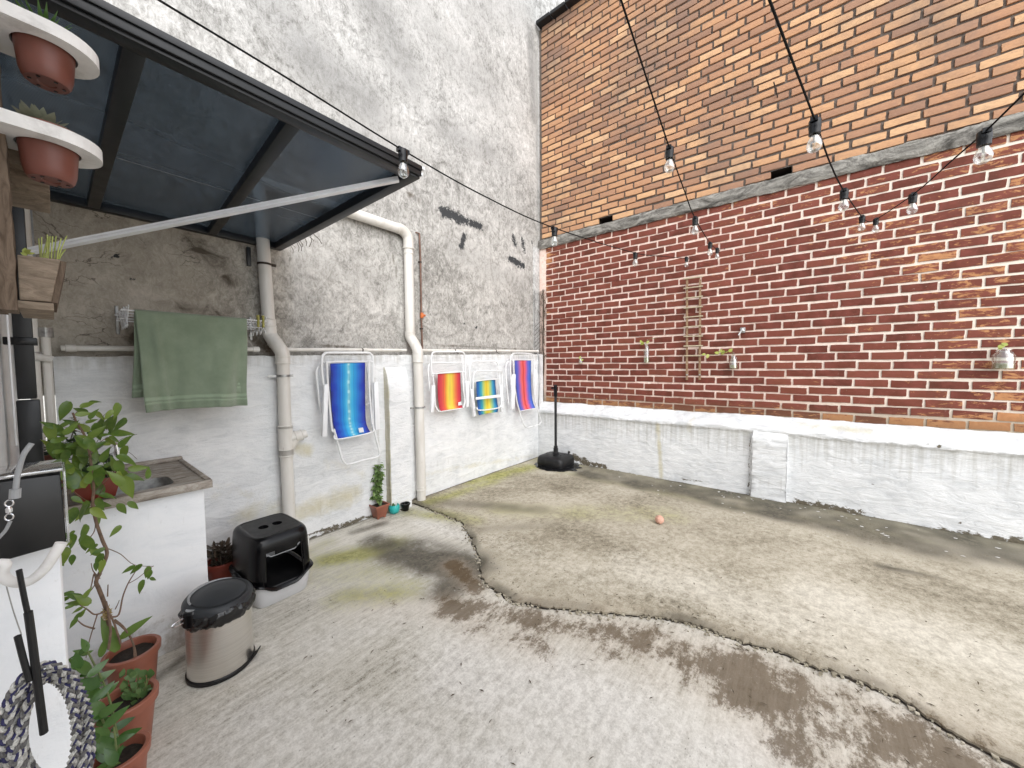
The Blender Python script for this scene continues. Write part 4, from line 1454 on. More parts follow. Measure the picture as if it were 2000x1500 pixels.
chair('red and yellow striped beach chair, hung just right of the white drainpipe', 'red', 3.13,
      ([(855, 728), (855, 765), (857, 792, .01), (861, 803, .04)], [(899, 727), (900, 762), (901, 785, .01), (904, 797, .04)]),
      [('back_frame', [(844, 735), (842, 712), (842, 700), (845, 690), (852, 687), (875, 687), (899, 687), (906, 690), (909, 700), (909, 730), (912, 790)], .0095),
       ('rear_loop', [(840, 765, -.02), (837, 740, -.02), (836, 720, -.02), (840, 710, -.02), (848, 708, -.02), (875, 709, -.02), (898, 708, -.02), (903, 712, -.02), (905, 730, -.02), (906, 780, -.02)], .009),
       ('side_frame', [(845, 730, .01), (849, 765, .01), (850, 790, .01), (856, 802, .03), (861, 804, .04)], .008), ('side_frame', [(903, 727, .01), (905, 760, .01), (908, 785, .02), (904, 797, .04)], .008),
       ('top_bar', [(844, 730, .005), (875, 728, .005), (907, 726, .005)], .007), ('seat_bar', [(860, 804, .035), (905, 797, .035)], .006)],
      [[(843, 753, .02), (849, 753, .02), (846, 805, .02), (840, 806, .02)], [(909, 746, .01), (915, 744, .01), (915, 794, .01), (910, 796, .01)]],
      tagpos=([(895, 786), (901, 784), (902, 791), (895, 792)], .03), loc=(878, 800))
chair('blue and yellow striped beach chair with a white crossbar, between red-yellow and blue-red chairs', 'yellow', 3.12,
      ([(930, 744), (931, 770), (933, 795, .01), (934, 806, .04), (936, 811, .05)], [(967, 741), (969, 768), (972, 790, .01), (973, 797, .04), (972, 805, .05)]),
      [('back_frame', [(920, 795, -.02), (918, 750, -.02), (917, 722, -.02), (920, 710, -.02), (926, 706, -.02), (945, 706, -.02), (967, 706, -.02), (972, 711, -.02), (974, 722, -.02), (976, 780, -.02)], .0095),
       ('front_leg', [(925, 806, .02), (924, 770, .02), (925, 735, .02), (928, 726, .02), (936, 725, .02), (955, 724, .02), (974, 724, .02), (980, 729, .02), (981, 740, .02), (982, 800, .02)], .009),
       ('seat_bar', [(931, 795, .05), (935, 801, .06), (955, 800, .06), (975, 796, .06), (979, 790, .05)], .008), ('top_bar', [(926, 745, .01), (950, 742, .01), (976, 740, .01)], .007)],
      [[(918, 760, .0), (923, 760, .0), (929, 812, .0), (924, 814, .0)], [(976, 752, .0), (981, 752, .0), (983, 803, .0), (978, 805, .0)]],
      extra=[('crossbar', [(929, 781), (979, 776), (979, 770), (929, 776)], .045)], loc=(950, 806))
chair('blue beach chair with a red centre stripe, hung nearest the wall corner', 'coral', 3.12,
      ([(1005, 704), (1008, 750), (1011, 780, .01), (1014, 795, .02), (1018, 803, .05)], [(1037, 704), (1037, 745), (1039, 775, .01), (1042, 788, .03), (1046, 797, .06)]),
      [('back_frame', [(999, 760), (997, 725), (997, 702), (1001, 692), (1007, 690), (1020, 690), (1036, 691), (1041, 695), (1043, 706), (1044, 750), (1046, 790)], .0095),
       ('rear_loop', [(999, 705, -.02), (991, 708, -.02), (988, 720, -.02), (990, 755, -.02), (994, 790, -.02)], .009), ('top_bar', [(998, 704, .005), (1020, 702, .005), (1042, 703, .005)], .007),
       ('side_frame', [(1003, 703, .01), (1005, 750, .01), (1010, 788, .03)], .008), ('side_frame', [(1040, 703, .01), (1042, 750, .01), (1046, 788, .03)], .008),
       ('front_leg', [(1010, 786, .03), (1016, 808, .04), (1023, 829, .05), (1029, 835, .05), (1036, 834, .05), (1050, 830, .05), (1056, 826, .05), (1056, 819, .05), (1050, 800, .05), (1045, 784, .04)], .008),
       ('seat_bar', [(1016, 803, .045), (1047, 797, .055)], .006)],
      [[(1001, 731, .02), (1006, 731, .02), (1004, 798, .02), (998, 799, .02)], [(1043, 722, .0), (1047, 722, .0), (1048, 770, .0), (1044, 771, .0)]], loc=(1030, 800))


# ================================================================== DRYING RACK AND TOWEL
def build_rack():
    t = thing('drying_rack', 'folding wall drying rack of thin white bars with pegs, holding the towel', 'drying rack', (.6, YW, 1.8))
    for a in (.258, .955):
        b = MB()
        b.box(a - .008, a + .008, YW - .012, YW - .001, 1.66, 1.835)
        b.build('wall_plate', 'zinc', t, bevel=.003)
    ys = [YW - .04, YW - .12, YW - .20, YW - .28, 2.955]
    for k, y in enumerate(ys):
        b = MB()
        b.tube([(.245, y, 1.775 if k % 2 == 0 else 1.735), (.95, y, 1.775 if k % 2 == 0 else 1.735)], .0042, 8)
        b.build('bar', 'white_metal', t)
    for a in (.27, .935):
        for k in range(len(ys) - 1):
            for za, zb in ((1.80, 1.69), (1.69, 1.80)):
                b = MB()
                b.bar((a + (.004 if za < zb else -.004), ys[k] + .02, za), (a + (.004 if za < zb else -.004), ys[k + 1] - .02, zb), .005, .011)
                b.build('scissor_arm', 'white_metal', t, smooth=0)
    for i, x in enumerate((.895, .925, .945)):
        g = thing('clothes_peg', ('yellow-green clothes peg nearest the towel, on the bars of the drying rack', 'yellow-green clothes peg in the middle of the three on the drying rack', 'yellow-green clothes peg at the end of the drying rack next to the drainpipe')[i],
                  'clothes peg', (x, 2.955 + .02 * i, 1.78), 'pegs on the drying rack')
        y = 2.955 if i < 2 else ys[2]
        for s in (-1, 1):
            b = MB()
            b.hexa([(x - .006, y + s * .004 - .003, 1.73), (x + .006, y + s * .004 - .003, 1.73), (x + .006, y + s * .004 + .003, 1.73), (x - .006, y + s * .004 + .003, 1.73)],
                   [(x - .006, y + s * .010 - .003, 1.812), (x + .006, y + s * .010 - .003, 1.812), (x + .006, y + s * .010 + .003, 1.812), (x - .006, y + s * .010 + .003, 1.812)])
            b.build('jaw', 'peg_wood', g, smooth=0)
    # towel over the front bar: short side behind, long side in front
    x0, x1, yb, zt = .298, .828, 2.955, 1.781
    bandf = lambda u, v: 1.0 if (.855 < abs(v) < .885 or .91 < abs(v) < .925 or v > .985) else 0.0

    def drape(u, s):
        """s: arc length from the bar; negative runs down behind"""
        x = x0 + u * (x1 - x0)
        ln = abs(s)
        sw = .030 * math.sin(u * 10.5 + ln * 3 + 2 * nz(u * 2, ln)) * ln * 1.7 + .022 * nz(u * 3.4, ln * 2.0, 2) * min(1, ln * 4) + .010 * nz(u * 11, ln * 5, 6) * min(1, ln * 5) + .020 * math.exp(-((u - .13 - ln * .12) / .035) ** 2) * min(1, ln * 6)
        x += (.02 * ln / .58 if s > 0 else 0) * (1 - u * 1.6) + .008 * nz(u * 2, ln * 3, 7)
        r = .009
        if ln < .014:
            a = s / .014 * math.pi / 2
            return (x, yb - r * math.sin(a), zt - r + r * math.cos(a))
        edge = .012 * math.sin(u * 3 + .4) * ln
        z = zt - r - (ln - .014) + (edge if s > 0 else 0) - .010 * math.sin(math.pi * u) * max(0, 1 - ln * 3) + .004 * nz(u * 7, 3) * min(1, ln * 3)
        y = yb - (r + sw + .006 * ln) if s > 0 else yb + r + sw * .5 + .008 + .02 * ln
        return (x - (.022 * ln / .5 if s < 0 else 0), y, z)
    L1, L0 = .592, .505
    b = MB()
    b.grid(lambda u, v: drape(u, -L0 + v * (L0 + L1)), 60, 110, band=lambda u, v: bandf(u, (-L0 + v * (L0 + L1)) / (L1 if v > L0 / (L0 + L1) else L0)))
    o = b.build('towel', 'towel', None, smooth=80, solid=.006)
    tag(o, 'sage green bath towel hanging over the drying rack under the awning', 'towel')


build_rack()
# ================================================================== SINK COUNTER
def build_counter():
    t = thing('sink_counter', 'white masonry sink counter with worn stone top under the awning', 'sink', (.2, 2.85, 0))
    z1, z0 = .845, .812
    X0, X1, Y0, Y1 = XL + .004, .505, 2.455, YD - .004
    b = MB()
    N0 = [(X0, 2.492), (.475, 2.492), (.475, Y1), (.425, Y1), (.425, 2.542), (X0, 2.542)]
    b.add([(x, y, 0) for x, y in N0] + [(x, y, z0 - .001) for x, y in N0], [tuple(reversed(range(6))), tuple(range(6, 12))] + [(i, (i + 1) % 6, 6 + (i + 1) % 6, 6 + i) for i in range(6)])
    o = b.build('cabinet', 'white_smooth', t, bevel=.006)
    hx0, hx1, hy0, hy1 = .02, .375, 2.55, 2.80
    b = MB()
    # slab with a rounded basin hole
    N = 40
    inner, outer = [], []
    for k in range(N):
        a = 2 * math.pi * k / N
        c, s = math.cos(a), math.sin(a)
        e = .35
        inner.append(((hx0 + hx1) / 2 + (hx1 - hx0) / 2 * math.copysign(abs(c) ** e, c), (hy0 + hy1) / 2 + (hy1 - hy0) / 2 * math.copysign(abs(s) ** e, s)))
        m_ = max(abs(c), abs(s))
        outer.append(((X0 + X1) / 2 + (X1 - X0) / 2 * c / m_, (Y0 + Y1) / 2 + (Y1 - Y0) / 2 * s / m_))
    vs = [(x, y, z1) for x, y in inner] + [(x, y, z1) for x, y in outer] + [(x, y, z0) for x, y in outer] + [(x, y, z0) for x, y in inner]
    fs = []
    for k in range(N):
        j = (k + 1) % N
        fs += [(k, N + k, N + j, j), (N + k, 2 * N + k, 2 * N + j, N + j), (2 * N + k, 3 * N + k, 3 * N + j, 2 * N + j), (3 * N + k, k, j, 3 * N + j)]
    b.add(vs, fs)
    b.build('countertop', 'counter', t, smooth=30)
    for nm, q in (('front_lip', (X0, X1, Y0 - .001, Y0 + .022, z1 - .034, z1 + .010)), ('end_lip', (X1 - .024, X1 + .001, Y0 + .0225, Y1 - .042, z1 - .034, z1 + .010)), ('back_lip', (X0, X1, Y1 - .0415, Y1, z1 + .0005, z1 + .024))):
        b = MB()
        b.box(*q)
        b.build(nm, 'counter', t, bevel=.005)
    b = MB()
    for zz, sc_ in ((z1 - .004, 1.0), (z1 - .03, .99), (z1 - .13, .93), (z1 - .145, .86)):
        b.v += [((hx0 + hx1) / 2 + (x - (hx0 + hx1) / 2) * sc_, (hy0 + hy1) / 2 + (y - (hy0 + hy1) / 2) * sc_, zz) for x, y in inner]
    for r in range(3):
        for k in range(N):
            j = (k + 1) % N
            b.f.append((r * N + k, r * N + j, (r + 1) * N + j, (r + 1) * N + k))
    b.f.append(tuple(3 * N + k for k in range(N)))
    b.build('basin', 'zinc', t, smooth=50)
    b = MB()
    p = [PY(150, 905, 2.78), PY(176, 886, 2.72), PY(200, 868, 2.68), PY(216, 863, 2.66), PY(226, 869, 2.66), PY(229, 884, 2.66)]
    b.tube(spline(p, 6), .008, 12)
    b.tube([p[-1] + np.array([0, 0, .012]), p[-1] - np.array([0, 0, .012])], .012, 14)
    b.build('faucet', 'chrome', t)
    # folded black liner lying on the far end is left to shade


build_counter()


# ================================================================== PLANTS
def leaf_mesh(name, L, W, mat, fold=.18, droop=.25, tip=.12, n=6, wave=0.0):
    """a leaf along +Y, up +Z, base at the origin"""
    vs, fs = [], []
    for i in range(n + 1):
        t = i / n
        wdt = W / 2 * (math.sin(math.pi * min(1, t * .96 + .04) ** .8) ** .85) * (1 - tip * t)
        if i == n:
            wdt = W * .012
        y = L * t
        z = -droop * L * t * t
        h = fold * wdt
        vs += [(-wdt, y, z + h + wave * W * math.sin(t * 9)), (0, y, z), (wdt, y, z + h + wave * W * math.cos(t * 8))]
    for i in range(n):
        a = i * 3
        fs += [(a, a + 1, a + 4, a + 3), (a + 1, a + 2, a + 5, a + 4)]
    me = bpy.data.meshes.new(name)
    me.from_pydata(vs, [], fs)
    me.polygons.foreach_set('use_smooth', [True] * len(fs))
    me.materials.append(MAT[mat])
    return me


def leaf_at(root, me, base, direction, normal, scale=1.0, name='leaf'):
    d = Vector(direction).normalized()
    nrm = Vector(normal)
    x = d.cross(nrm)
    if x.length < 1e-4:
        x = d.cross(Vector((0.3, .5, .8)))
    x.normalize()
    zz = x.cross(d)
    M = Matrix((x, d, zz)).transposed().to_4x4()
    M = Matrix.Translation(Vector(base) - Vector(world_origin(root))) @ M @ Matrix.Diagonal((scale, scale, scale, 1))
    return link_mesh(name, me, root, M)


def img_dir(px, py, ang, Y):
    """unit vector at a point that runs along the picture angle ang (degrees, 0 right, 90 up) in the plane y = Y"""
    a = R_(ang)
    return PY(px + 6 * math.cos(a), py - 6 * math.sin(a), Y) - PY(px, py, Y)


def px_size(px, py, ang, Y, n):
    a = R_(ang)
    return float(np.linalg.norm(PY(px + n * math.cos(a), py - n * math.sin(a), Y) - PY(px, py, Y)))


def pot(root, c, r0, r1, h, mat, rim=.014, soil=True, name='pot', n=36, sx=1, sy=1):
    """c: centre of the foot"""
    b = MB()
    rr = r1 + rim * .35
    b.lathe([(r0 * .9, 0), (r0, .004), (r1 - .002, h - rim * 1.8), (rr, h - rim * 1.7), (rr + .002, h - .003), (rr - .001, h), (r1 - .006, h), (r1 - .008, h - .004), (r1 - .012, h - .035), (0, h - .036)], c, n, sx=sx, sy=sy)
    o = b.build(name, mat, root, smooth=40)
    if soil:
        b = MB()
        b.grid(lambda u, v: (c[0] + (r1 - .008) * v * math.cos(u * 2 * math.pi) * sx, c[1] + (r1 - .008) * v * math.sin(u * 2 * math.pi) * sy, c[2] + h - .03 + .008 * nz(c[0] * 9 + v * 3 * math.cos(u * 6.283), v * 3 * math.sin(u * 6.283))), 20, 7)
        b.build('soil', 'soil', root, smooth=60)
    return o


TOC = lambda p: Vector(CAM - np.array(p)).normalized()


def leaves_px(root, mesh, base_len, items, Y, jy=.08, nm_up=.5, rnd=.35):
    for it in items:
        px, py, ln, ang = it[:4]
        yy = Y + rng.uniform(-jy, jy)
        a = R_(ang)
        bx, by = px - ln / 2 * math.cos(a), py + ln / 2 * math.sin(a)
        p = PY(bx, by, yy)
        L = px_size(px, py, ang, yy, ln)
        d = Vector(img_dir(bx, by, ang, yy)) + Vector((0, rng.uniform(-.004, .002), 0))
        nv = TOC(p) * 1.0 + Vector((rng.normal(0, rnd), rng.normal(0, rnd), nm_up + rng.normal(0, rnd)))
        leaf_at(root, mesh, p, d, nv, L / base_len)


def twig(root, pts, r0, r1, Y, mat='bark', name='branch', n=6):
    k = len(pts)
    P = []
    for i, q in enumerate(pts):
        P.append(PY(q[0], q[1], q[2] if len(q) > 2 else Y))
    S = spline(P, 5)
    b = MB()
    b.tube(S, list(np.linspace(r0, r1, len(S))), n)
    return b.build(name, mat, root)


def build_big_plants():
    # ---- tall fig in the far terracotta pot
    A = np.array([.165, 2.30, 0.0])
    t = thing('fig_plant', 'tall leggy fig in a terracotta pot beside the sink, bare twisted stems tied with raffia', 'potted plant', A)
    pot(t, A + np.array([0, 0, .005]), .068, .086, .20, 'terracotta', .018)
    ml = leaf_mesh('leaf', .07, .037, 'leaf_ficus', .26, .34, .42, 7, .035)
    trunk = [(222, 1262, 2.29), (214, 1225, 2.27), (206, 1185, 2.26), (193, 1150, 2.24), (188, 1135, 2.23), (200, 1108, 2.22), (209, 1080, 2.20), (200, 1055, 2.20), (188, 1020, 2.2), (181, 985, 2.2), (183, 955, 2.2), (179, 915, 2.2), (174, 880, 2.2), (165, 850, 2.2), (150, 825, 2.2), (142, 806, 2.2)]
    twig(t, trunk, .0075, .003, 2.2, name='trunk', n=8)
    br = [([(212, 1268), (216, 1230), (211, 1195), (207, 1175)], .006, .005), ([(236, 1258), (222, 1215), (212, 1196)], .005, .004), ([(262, 1302), (262, 1265), (252, 1240), (236, 1222), (220, 1212)], .005, .004),
          ([(268, 1300), (262, 1262), (244, 1228), (224, 1210)], .0045, .004), ([(218, 1205), (232, 1200), (240, 1165), (250, 1140), (262, 1120), (270, 1107)], .0045, .002), ([(250, 1140), (268, 1130), (290, 1112), (300, 1105)], .002, .0015),
          ([(207, 1070), (235, 1082), (262, 1103), (300, 1106)], .0022, .0012), ([(188, 1140), (184, 1120), (178, 1145), (170, 1160)], .0035, .002), ([(198, 1120), (180, 1150), (160, 1170), (140, 1176)], .003, .0015),
          ([(205, 1195), (185, 1200), (170, 1190), (150, 1178)], .004, .002), ([(185, 1228), (165, 1222), (152, 1212)], .004, .002), ([(210, 1165), (211, 1142)], .003, .0025), ([(225, 1190), (230, 1180), (233, 1172)], .0025, .0015),
          ([(195, 1130), (182, 1115), (178, 1100)], .003, .0015), ([(176, 1050), (186, 1030), (182, 985)], .0025, .0015), ([(185, 960), (200, 945), (215, 930), (232, 905)], .0025, .0012), ([(172, 890), (190, 868), (210, 855), (235, 848)], .0025, .001),
          ([(182, 985), (160, 972), (138, 955)], .0022, .001), ([(182, 985), (155, 998), (120, 1020)], .0022, .001), ([(160, 845), (130, 835), (95, 831)], .0018, .001), ([(178, 850), (188, 828), (211, 803)], .0015, .001), ([(145, 810), (160, 796), (180, 785)], .0018, .001),
          ([(186, 985), (200, 955), (206, 945)], .002, .0012), ([(215, 930), (240, 935), (280, 930), (290, 922)], .0016, .001), ([(190, 1200), (175, 1250), (168, 1285)], .003, .0015)]
    for pts, a, c in br:
        twig(t, pts, a * .8, c * .8, 2.23)
    b = MB()
    for k in range(10):
        c = PY(208 + rng.uniform(-3, 3), 1200 + k * 1.6 - 8, 2.26)
        b.tube(spline([c + np.array([.012 * math.cos(q), .012 * math.sin(q), .003 * math.sin(q * 2 + k)]) for q in np.linspace(0, 6.28, 9)], 2), .0016, 5)
    for k in range(7):
        c = PY(208, 1196, 2.25)
        b.tube([c, c + np.array([rng.uniform(-.02, .02), -.01, rng.uniform(.0, .035)])], .0012, 4)
    b.build('raffia_tie', 'raffia', t, kind='stuff')
    L = [(185, 784, 24, 10), (172, 789, 28, 25), (164, 808, 32, 8), (181, 808, 22, 60), (136, 824, 34, 160), (127, 845, 32, 10), (188, 843, 38, 40), (238, 845, 44, 5), (217, 864, 28, -50), (105, 880, 40, -90), (118, 884, 40, -70),
         (150, 880, 42, 150), (165, 890, 40, -60), (112, 905, 36, 200), (122, 913, 46, 190), (153, 930, 44, -35), (204, 888, 30, 70), (200, 922, 26, -20), (233, 916, 34, -85), (249, 896, 38, -15), (270, 914, 40, 5), (263, 931, 40, -8), (249, 951, 42, -65), (240, 935, 34, -80),
         (291, 923, 22, 70), (211, 967, 32, -2), (195, 985, 30, -70), (240, 994, 28, -40), (261, 987, 28, -30), (157, 1003, 50, 230), (172, 1000, 36, 210), (140, 1010, 34, 250), (166, 1042, 30, -85), (142, 1057, 30, -80), (127, 1086, 34, -90), (165, 1066, 28, 260), (172, 1062, 34, -60), (190, 1076, 36, 200),
         (192, 1095, 34, 240), (197, 1106, 26, 250), (250, 1112, 34, 205), (291, 1123, 24, -110), (300, 1131, 18, -10), (273, 1146, 30, 240), (264, 1112, 30, 215), (288, 1118, 22, -95), (129, 1160, 30, 190), (144, 1164, 32, 170), (156, 1157, 30, 120), (119, 1173, 32, 200), (105, 1181, 26, 215), (144, 1178, 30, 180), (162, 1170, 28, 140),
         (170, 1158, 26, 60), (112, 1166, 26, 170), (133, 1184, 26, 195), (150, 1190, 24, 200), (150, 1204, 22, 220), (160, 1196, 22, 60), (142, 1217, 24, 230), (122, 830, 28, 200), (205, 848, 26, 20), (160, 862, 40, 120), (142, 868, 38, 190), (185, 912, 34, 20), (215, 905, 30, 30), (98, 868, 34, 130), (125, 895, 40, -120), (192, 868, 32, 30), (226, 858, 26, -20), (110, 925, 34, 215), (135, 945, 30, 250)]
    L += [(rng.uniform(95, 245), rng.uniform(800, 960), rng.uniform(22, 38), rng.uniform(0, 360)) for _ in range(46)] + [(rng.uniform(110, 230), rng.uniform(975, 1110), rng.uniform(20, 32), rng.uniform(180, 360)) for _ in range(16)]
    L = [(a, c_, n_ * 1.1 * rng.uniform(.8, 1.12), g_) for a, c_, n_, g_ in L]
    leaves_px(t, ml, .07, L, 2.18, .07)
    ms = leaf_mesh('leaf', .10, .032, 'leaf_strap', .3, .12, .2, 6)
    for px, py, ln, ang in ((214, 1240, 70, 115), (262, 1222, 78, 42), (202, 1262, 44, 75)):
        leaves_px(t, ms, .10, [(px, py, ln, ang)], 2.24, .01, rnd=.1)
    # ---- middle pot: jade and a bit of bare stem
    B = np.array([.118, 1.975, 0.0])
    t = thing('jade_plant', 'small jade plant with round fleshy leaves in the second terracotta pot from the sink', 'potted plant', B)
    pot(t, B + np.array([0, 0, .004]), .062, .082, .20, 'terracotta', .02)
    mj = leaf_mesh('leaf', .03, .022, 'leaf_jade', .12, .1, .0, 5)
    for k in range(10):
        x, y = 246 + rng.uniform(0, 40), 1352 + rng.uniform(-6, 10)
        twig(t, [(255 + rng.uniform(-6, 10), 1362), (x, y - 10), (x + rng.uniform(-8, 8), y - 30)], .0028, .002, 1.99, 'stem_green', 'stem')
    JL = []
    for k in range(64):
        x, y = rng.uniform(238, 296), rng.uniform(1312, 1372)
        if (y - 1372) < (x - 238) * .9 - 70 and x < 250:
            continue
        JL.append((x, y, rng.uniform(11, 17), rng.uniform(0, 180)))
    leaves_px(t, mj, .03, JL, 1.99, .035, .6, .5)
    # ---- ZZ plant: long arching stems of glossy leaflets
    C = np.array([.083, 1.72, 0.0])
    t = thing('zz_plant', 'glossy plant with arching rows of pointed leaflets, third terracotta pot from the sink', 'potted plant', C)
    pot(t, C + np.array([0, 0, .004]), .05, .066, .19, 'terracotta', .016)
    mz = leaf_mesh('leaf', .075, .035, 'leaf_zz', .16, .14, .15, 6)
    stems = [[(228, 1462), (222, 1400), (205, 1340), (180, 1290), (166, 1262)], [(222, 1470), (205, 1420), (186, 1370), (165, 1320), (150, 1285)], [(232, 1470), (230, 1440), (224, 1415), (215, 1380)], [(215, 1480), (196, 1465), (180, 1440), (165, 1400)]]
    for s in stems:
        twig(t, s, .004, .002, 1.72, 'stem_green', 'stem')
    ZL = [(192, 1306, 46, 38), (198, 1322, 50, 30), (201, 1352, 50, 40), (214, 1348, 40, 42), (216, 1378, 52, 42), (226, 1400, 54, 42), (240, 1414, 46, 30), (252, 1428, 50, 36), (240, 1440, 42, 30), (156, 1274, 24, 170), (147, 1281, 22, 190), (162, 1268, 22, 60), (166, 1260, 22, 110), (172, 1276, 24, 20), (158, 1300, 42, 140),
          (168, 1330, 44, 160), (172, 1352, 44, 150), (165, 1365, 40, 200), (182, 1382, 44, 140), (178, 1405, 42, 190), (207, 1436, 46, 20), (200, 1455, 44, 160), (190, 1430, 40, 150), (176, 1312, 38, 25), (183, 1340, 38, 18), (150, 1290, 30, 100), (195, 1395, 38, 20), (210, 1410, 40, 12), (218, 1450, 44, 10), (186, 1465, 44, 200), (205, 1478, 40, 170), (226, 1470, 40, 30), (172, 1440, 40, 190), (160, 1345, 36, 210), (214, 1492, 40, 20), (195, 1495, 40, 200), (175, 1480, 36, 220)]
    ZL = [(a, c_, n_ * 1.18, g_) for a, c_, n_, g_ in ZL]
    leaves_px(t, mz, .075, ZL, 1.70, .04, .35, .3)
    D = np.array([.062, 1.575, 0.0])
    t = thing('potted_seedling', 'low terracotta pot at the bottom edge of the picture, nearest the camera in the row', 'potted plant', D)
    pot(t, D + np.array([0, 0, .004]), .05, .064, .17, 'terracotta', .016)
    twig(t, [(228, 1490), (226, 1450), (222, 1420)], .003, .002, 1.585, 'stem_green', 'stem')
    leaves_px(t, mz, .075, [(230, 1470, 36, 60), (216, 1478, 34, 130)], 1.58, .01)
    # ---- dark red window box on the counter
    q0, q1 = PY(130, 948, 2.475), PY(238, 934, 2.475)
    zb, zt = .857, q0[2] + .004
    x0, x1 = q0[0], q1[0]
    t = thing('window_box', 'dark red tapered window box of leafy herbs on the sink counter', 'planter', ((x0 + x1) / 2, 2.53, zb))
    b = MB()
    tp = .022
    bot = [(x0 + tp + .02, 2.475 + .014, zb), (x1 - tp, 2.475 + .014, zb), (x1 - tp, 2.575, zb), (x0 + tp + .02, 2.575, zb)]
    top = [(x0, 2.472, zt), (x1, 2.472, zt), (x1, 2.595, zt), (x0, 2.595, zt)]
    ins = [(x0 + .006, 2.479, zt), (x1 - .006, 2.479, zt), (x1 - .006, 2.588, zt), (x0 + .006, 2.588, zt)]
    low = [(p[0], p[1], zt - .02) for p in ins]
    b.add(bot + top + ins + low, [(3, 2, 1, 0), (0, 1, 5, 4), (1, 2, 6, 5), (2, 3, 7, 6), (3, 0, 4, 7), (4, 5, 9, 8), (5, 6, 10, 9), (6, 7, 11, 10), (7, 4, 8, 11), (8, 9, 13, 12), (9, 10, 14, 13), (10, 11, 15, 14), (11, 8, 12, 15)])
    b.build('box', 'pot_dark_red', t, bevel=.002)
    b = MB()
    b.grid(lambda u, v: (x0 + .007 + u * (x1 - x0 - .014), 2.48 + v * .107, zt - .012 + .012 * nz(u * 9, v * 6)), 16, 8)
    b.build('soil', 'soil', t, smooth=60)
    md = leaf_mesh('leaf', .035, .018, 'leaf_dark', .2, .2, .1, 4)
    for k in range(14):
        x = x0 + .02 + (x1 - x0 - .04) * k / 13
        b = MB()
        p = np.array([x, 2.53 + rng.normal(0, .015), zt - .01])
        q = p + np.array([rng.normal(0, .03), rng.normal(.02, .03), rng.uniform(.04, .11)])
        b.tube([p, (p + q) / 2 + rng.normal(0, .006, 3), q], .0014, 5)
        b.build('stem', 'stem_green', t)
        for j in range(7):
            f = p + (q - p) * rng.uniform(.25, 1)
            leaf_at(t, md, f, (rng.normal(), rng.normal(), rng.normal(.2, .5)), (rng.normal(0, .4), -.5, 1), rng.uniform(.8, 1.5))
    # ---- dense dark shrub in the pot behind
    Pp = np.array([.015, 2.93, .847])
    t = thing('dark_shrub', 'dense dark green shrub in a pot at the back of the counter, in the corner', 'potted plant', Pp)
    pot(t, Pp, .05, .062, .11, 'pot_brown', .012)
    ms2 = leaf_mesh('leaf', .024, .011, 'leaf_dark', .2, .2, .1, 4)
    for k in range(20):
        a = rng.uniform(0, 6.28)
        p = Pp + np.array([0, 0, .10])
        q = p + np.array([math.cos(a) * rng.uniform(.02, .10), math.sin(a) * rng.uniform(.02, .08), rng.uniform(.08, .26)])
        b = MB()
        mid = (p + q) / 2 + np.array([0, 0, .03])
        b.tube(spline([p, mid, q], 4), .0012, 5)
        b.build('stem', 'dry_stem', t)
        for j in range(13):
            f = p + (q - p) * rng.uniform(.3, 1.05) + rng.normal(0, .008, 3)
            leaf_at(t, ms2, f, (rng.normal(), rng.normal(), rng.normal(.3, .6)), (rng.normal(0, .5), rng.normal(-.3, .4), 1), rng.uniform(.8, 1.4))
    for pts in ([(150, 935), (185, 850), (212, 803)], [(190, 905), (230, 862), (268, 848)], [(180, 900), (240, 880), (268, 897)], [(160, 930), (205, 840), (255, 852)]):
        twig(t, [(a, c, 2.86) for a, c in pts], .0014, .001, 2.86, 'dry_stem', 'stem')
    # ---- small brown pot behind the post
    q = PY(84, 868, 3.05)
    t = thing('corner_pot', 'small brown pot of dark leaves squeezed behind the black post', 'potted plant', (q[0], 3.05, .847))
    pot(t, (q[0], 3.05, .86), .035, .05, .15, 'pot_brown', .01)
    for k in range(26):
        leaf_at(t, md, (q[0] + rng.normal(0, .015), 3.05 + rng.normal(0, .015), 1.0 + rng.uniform(0, .05)), (rng.normal(), rng.normal(), rng.uniform(.1, 1)), (0, -.4, 1), rng.uniform(.8, 1.3))


build_big_plants()


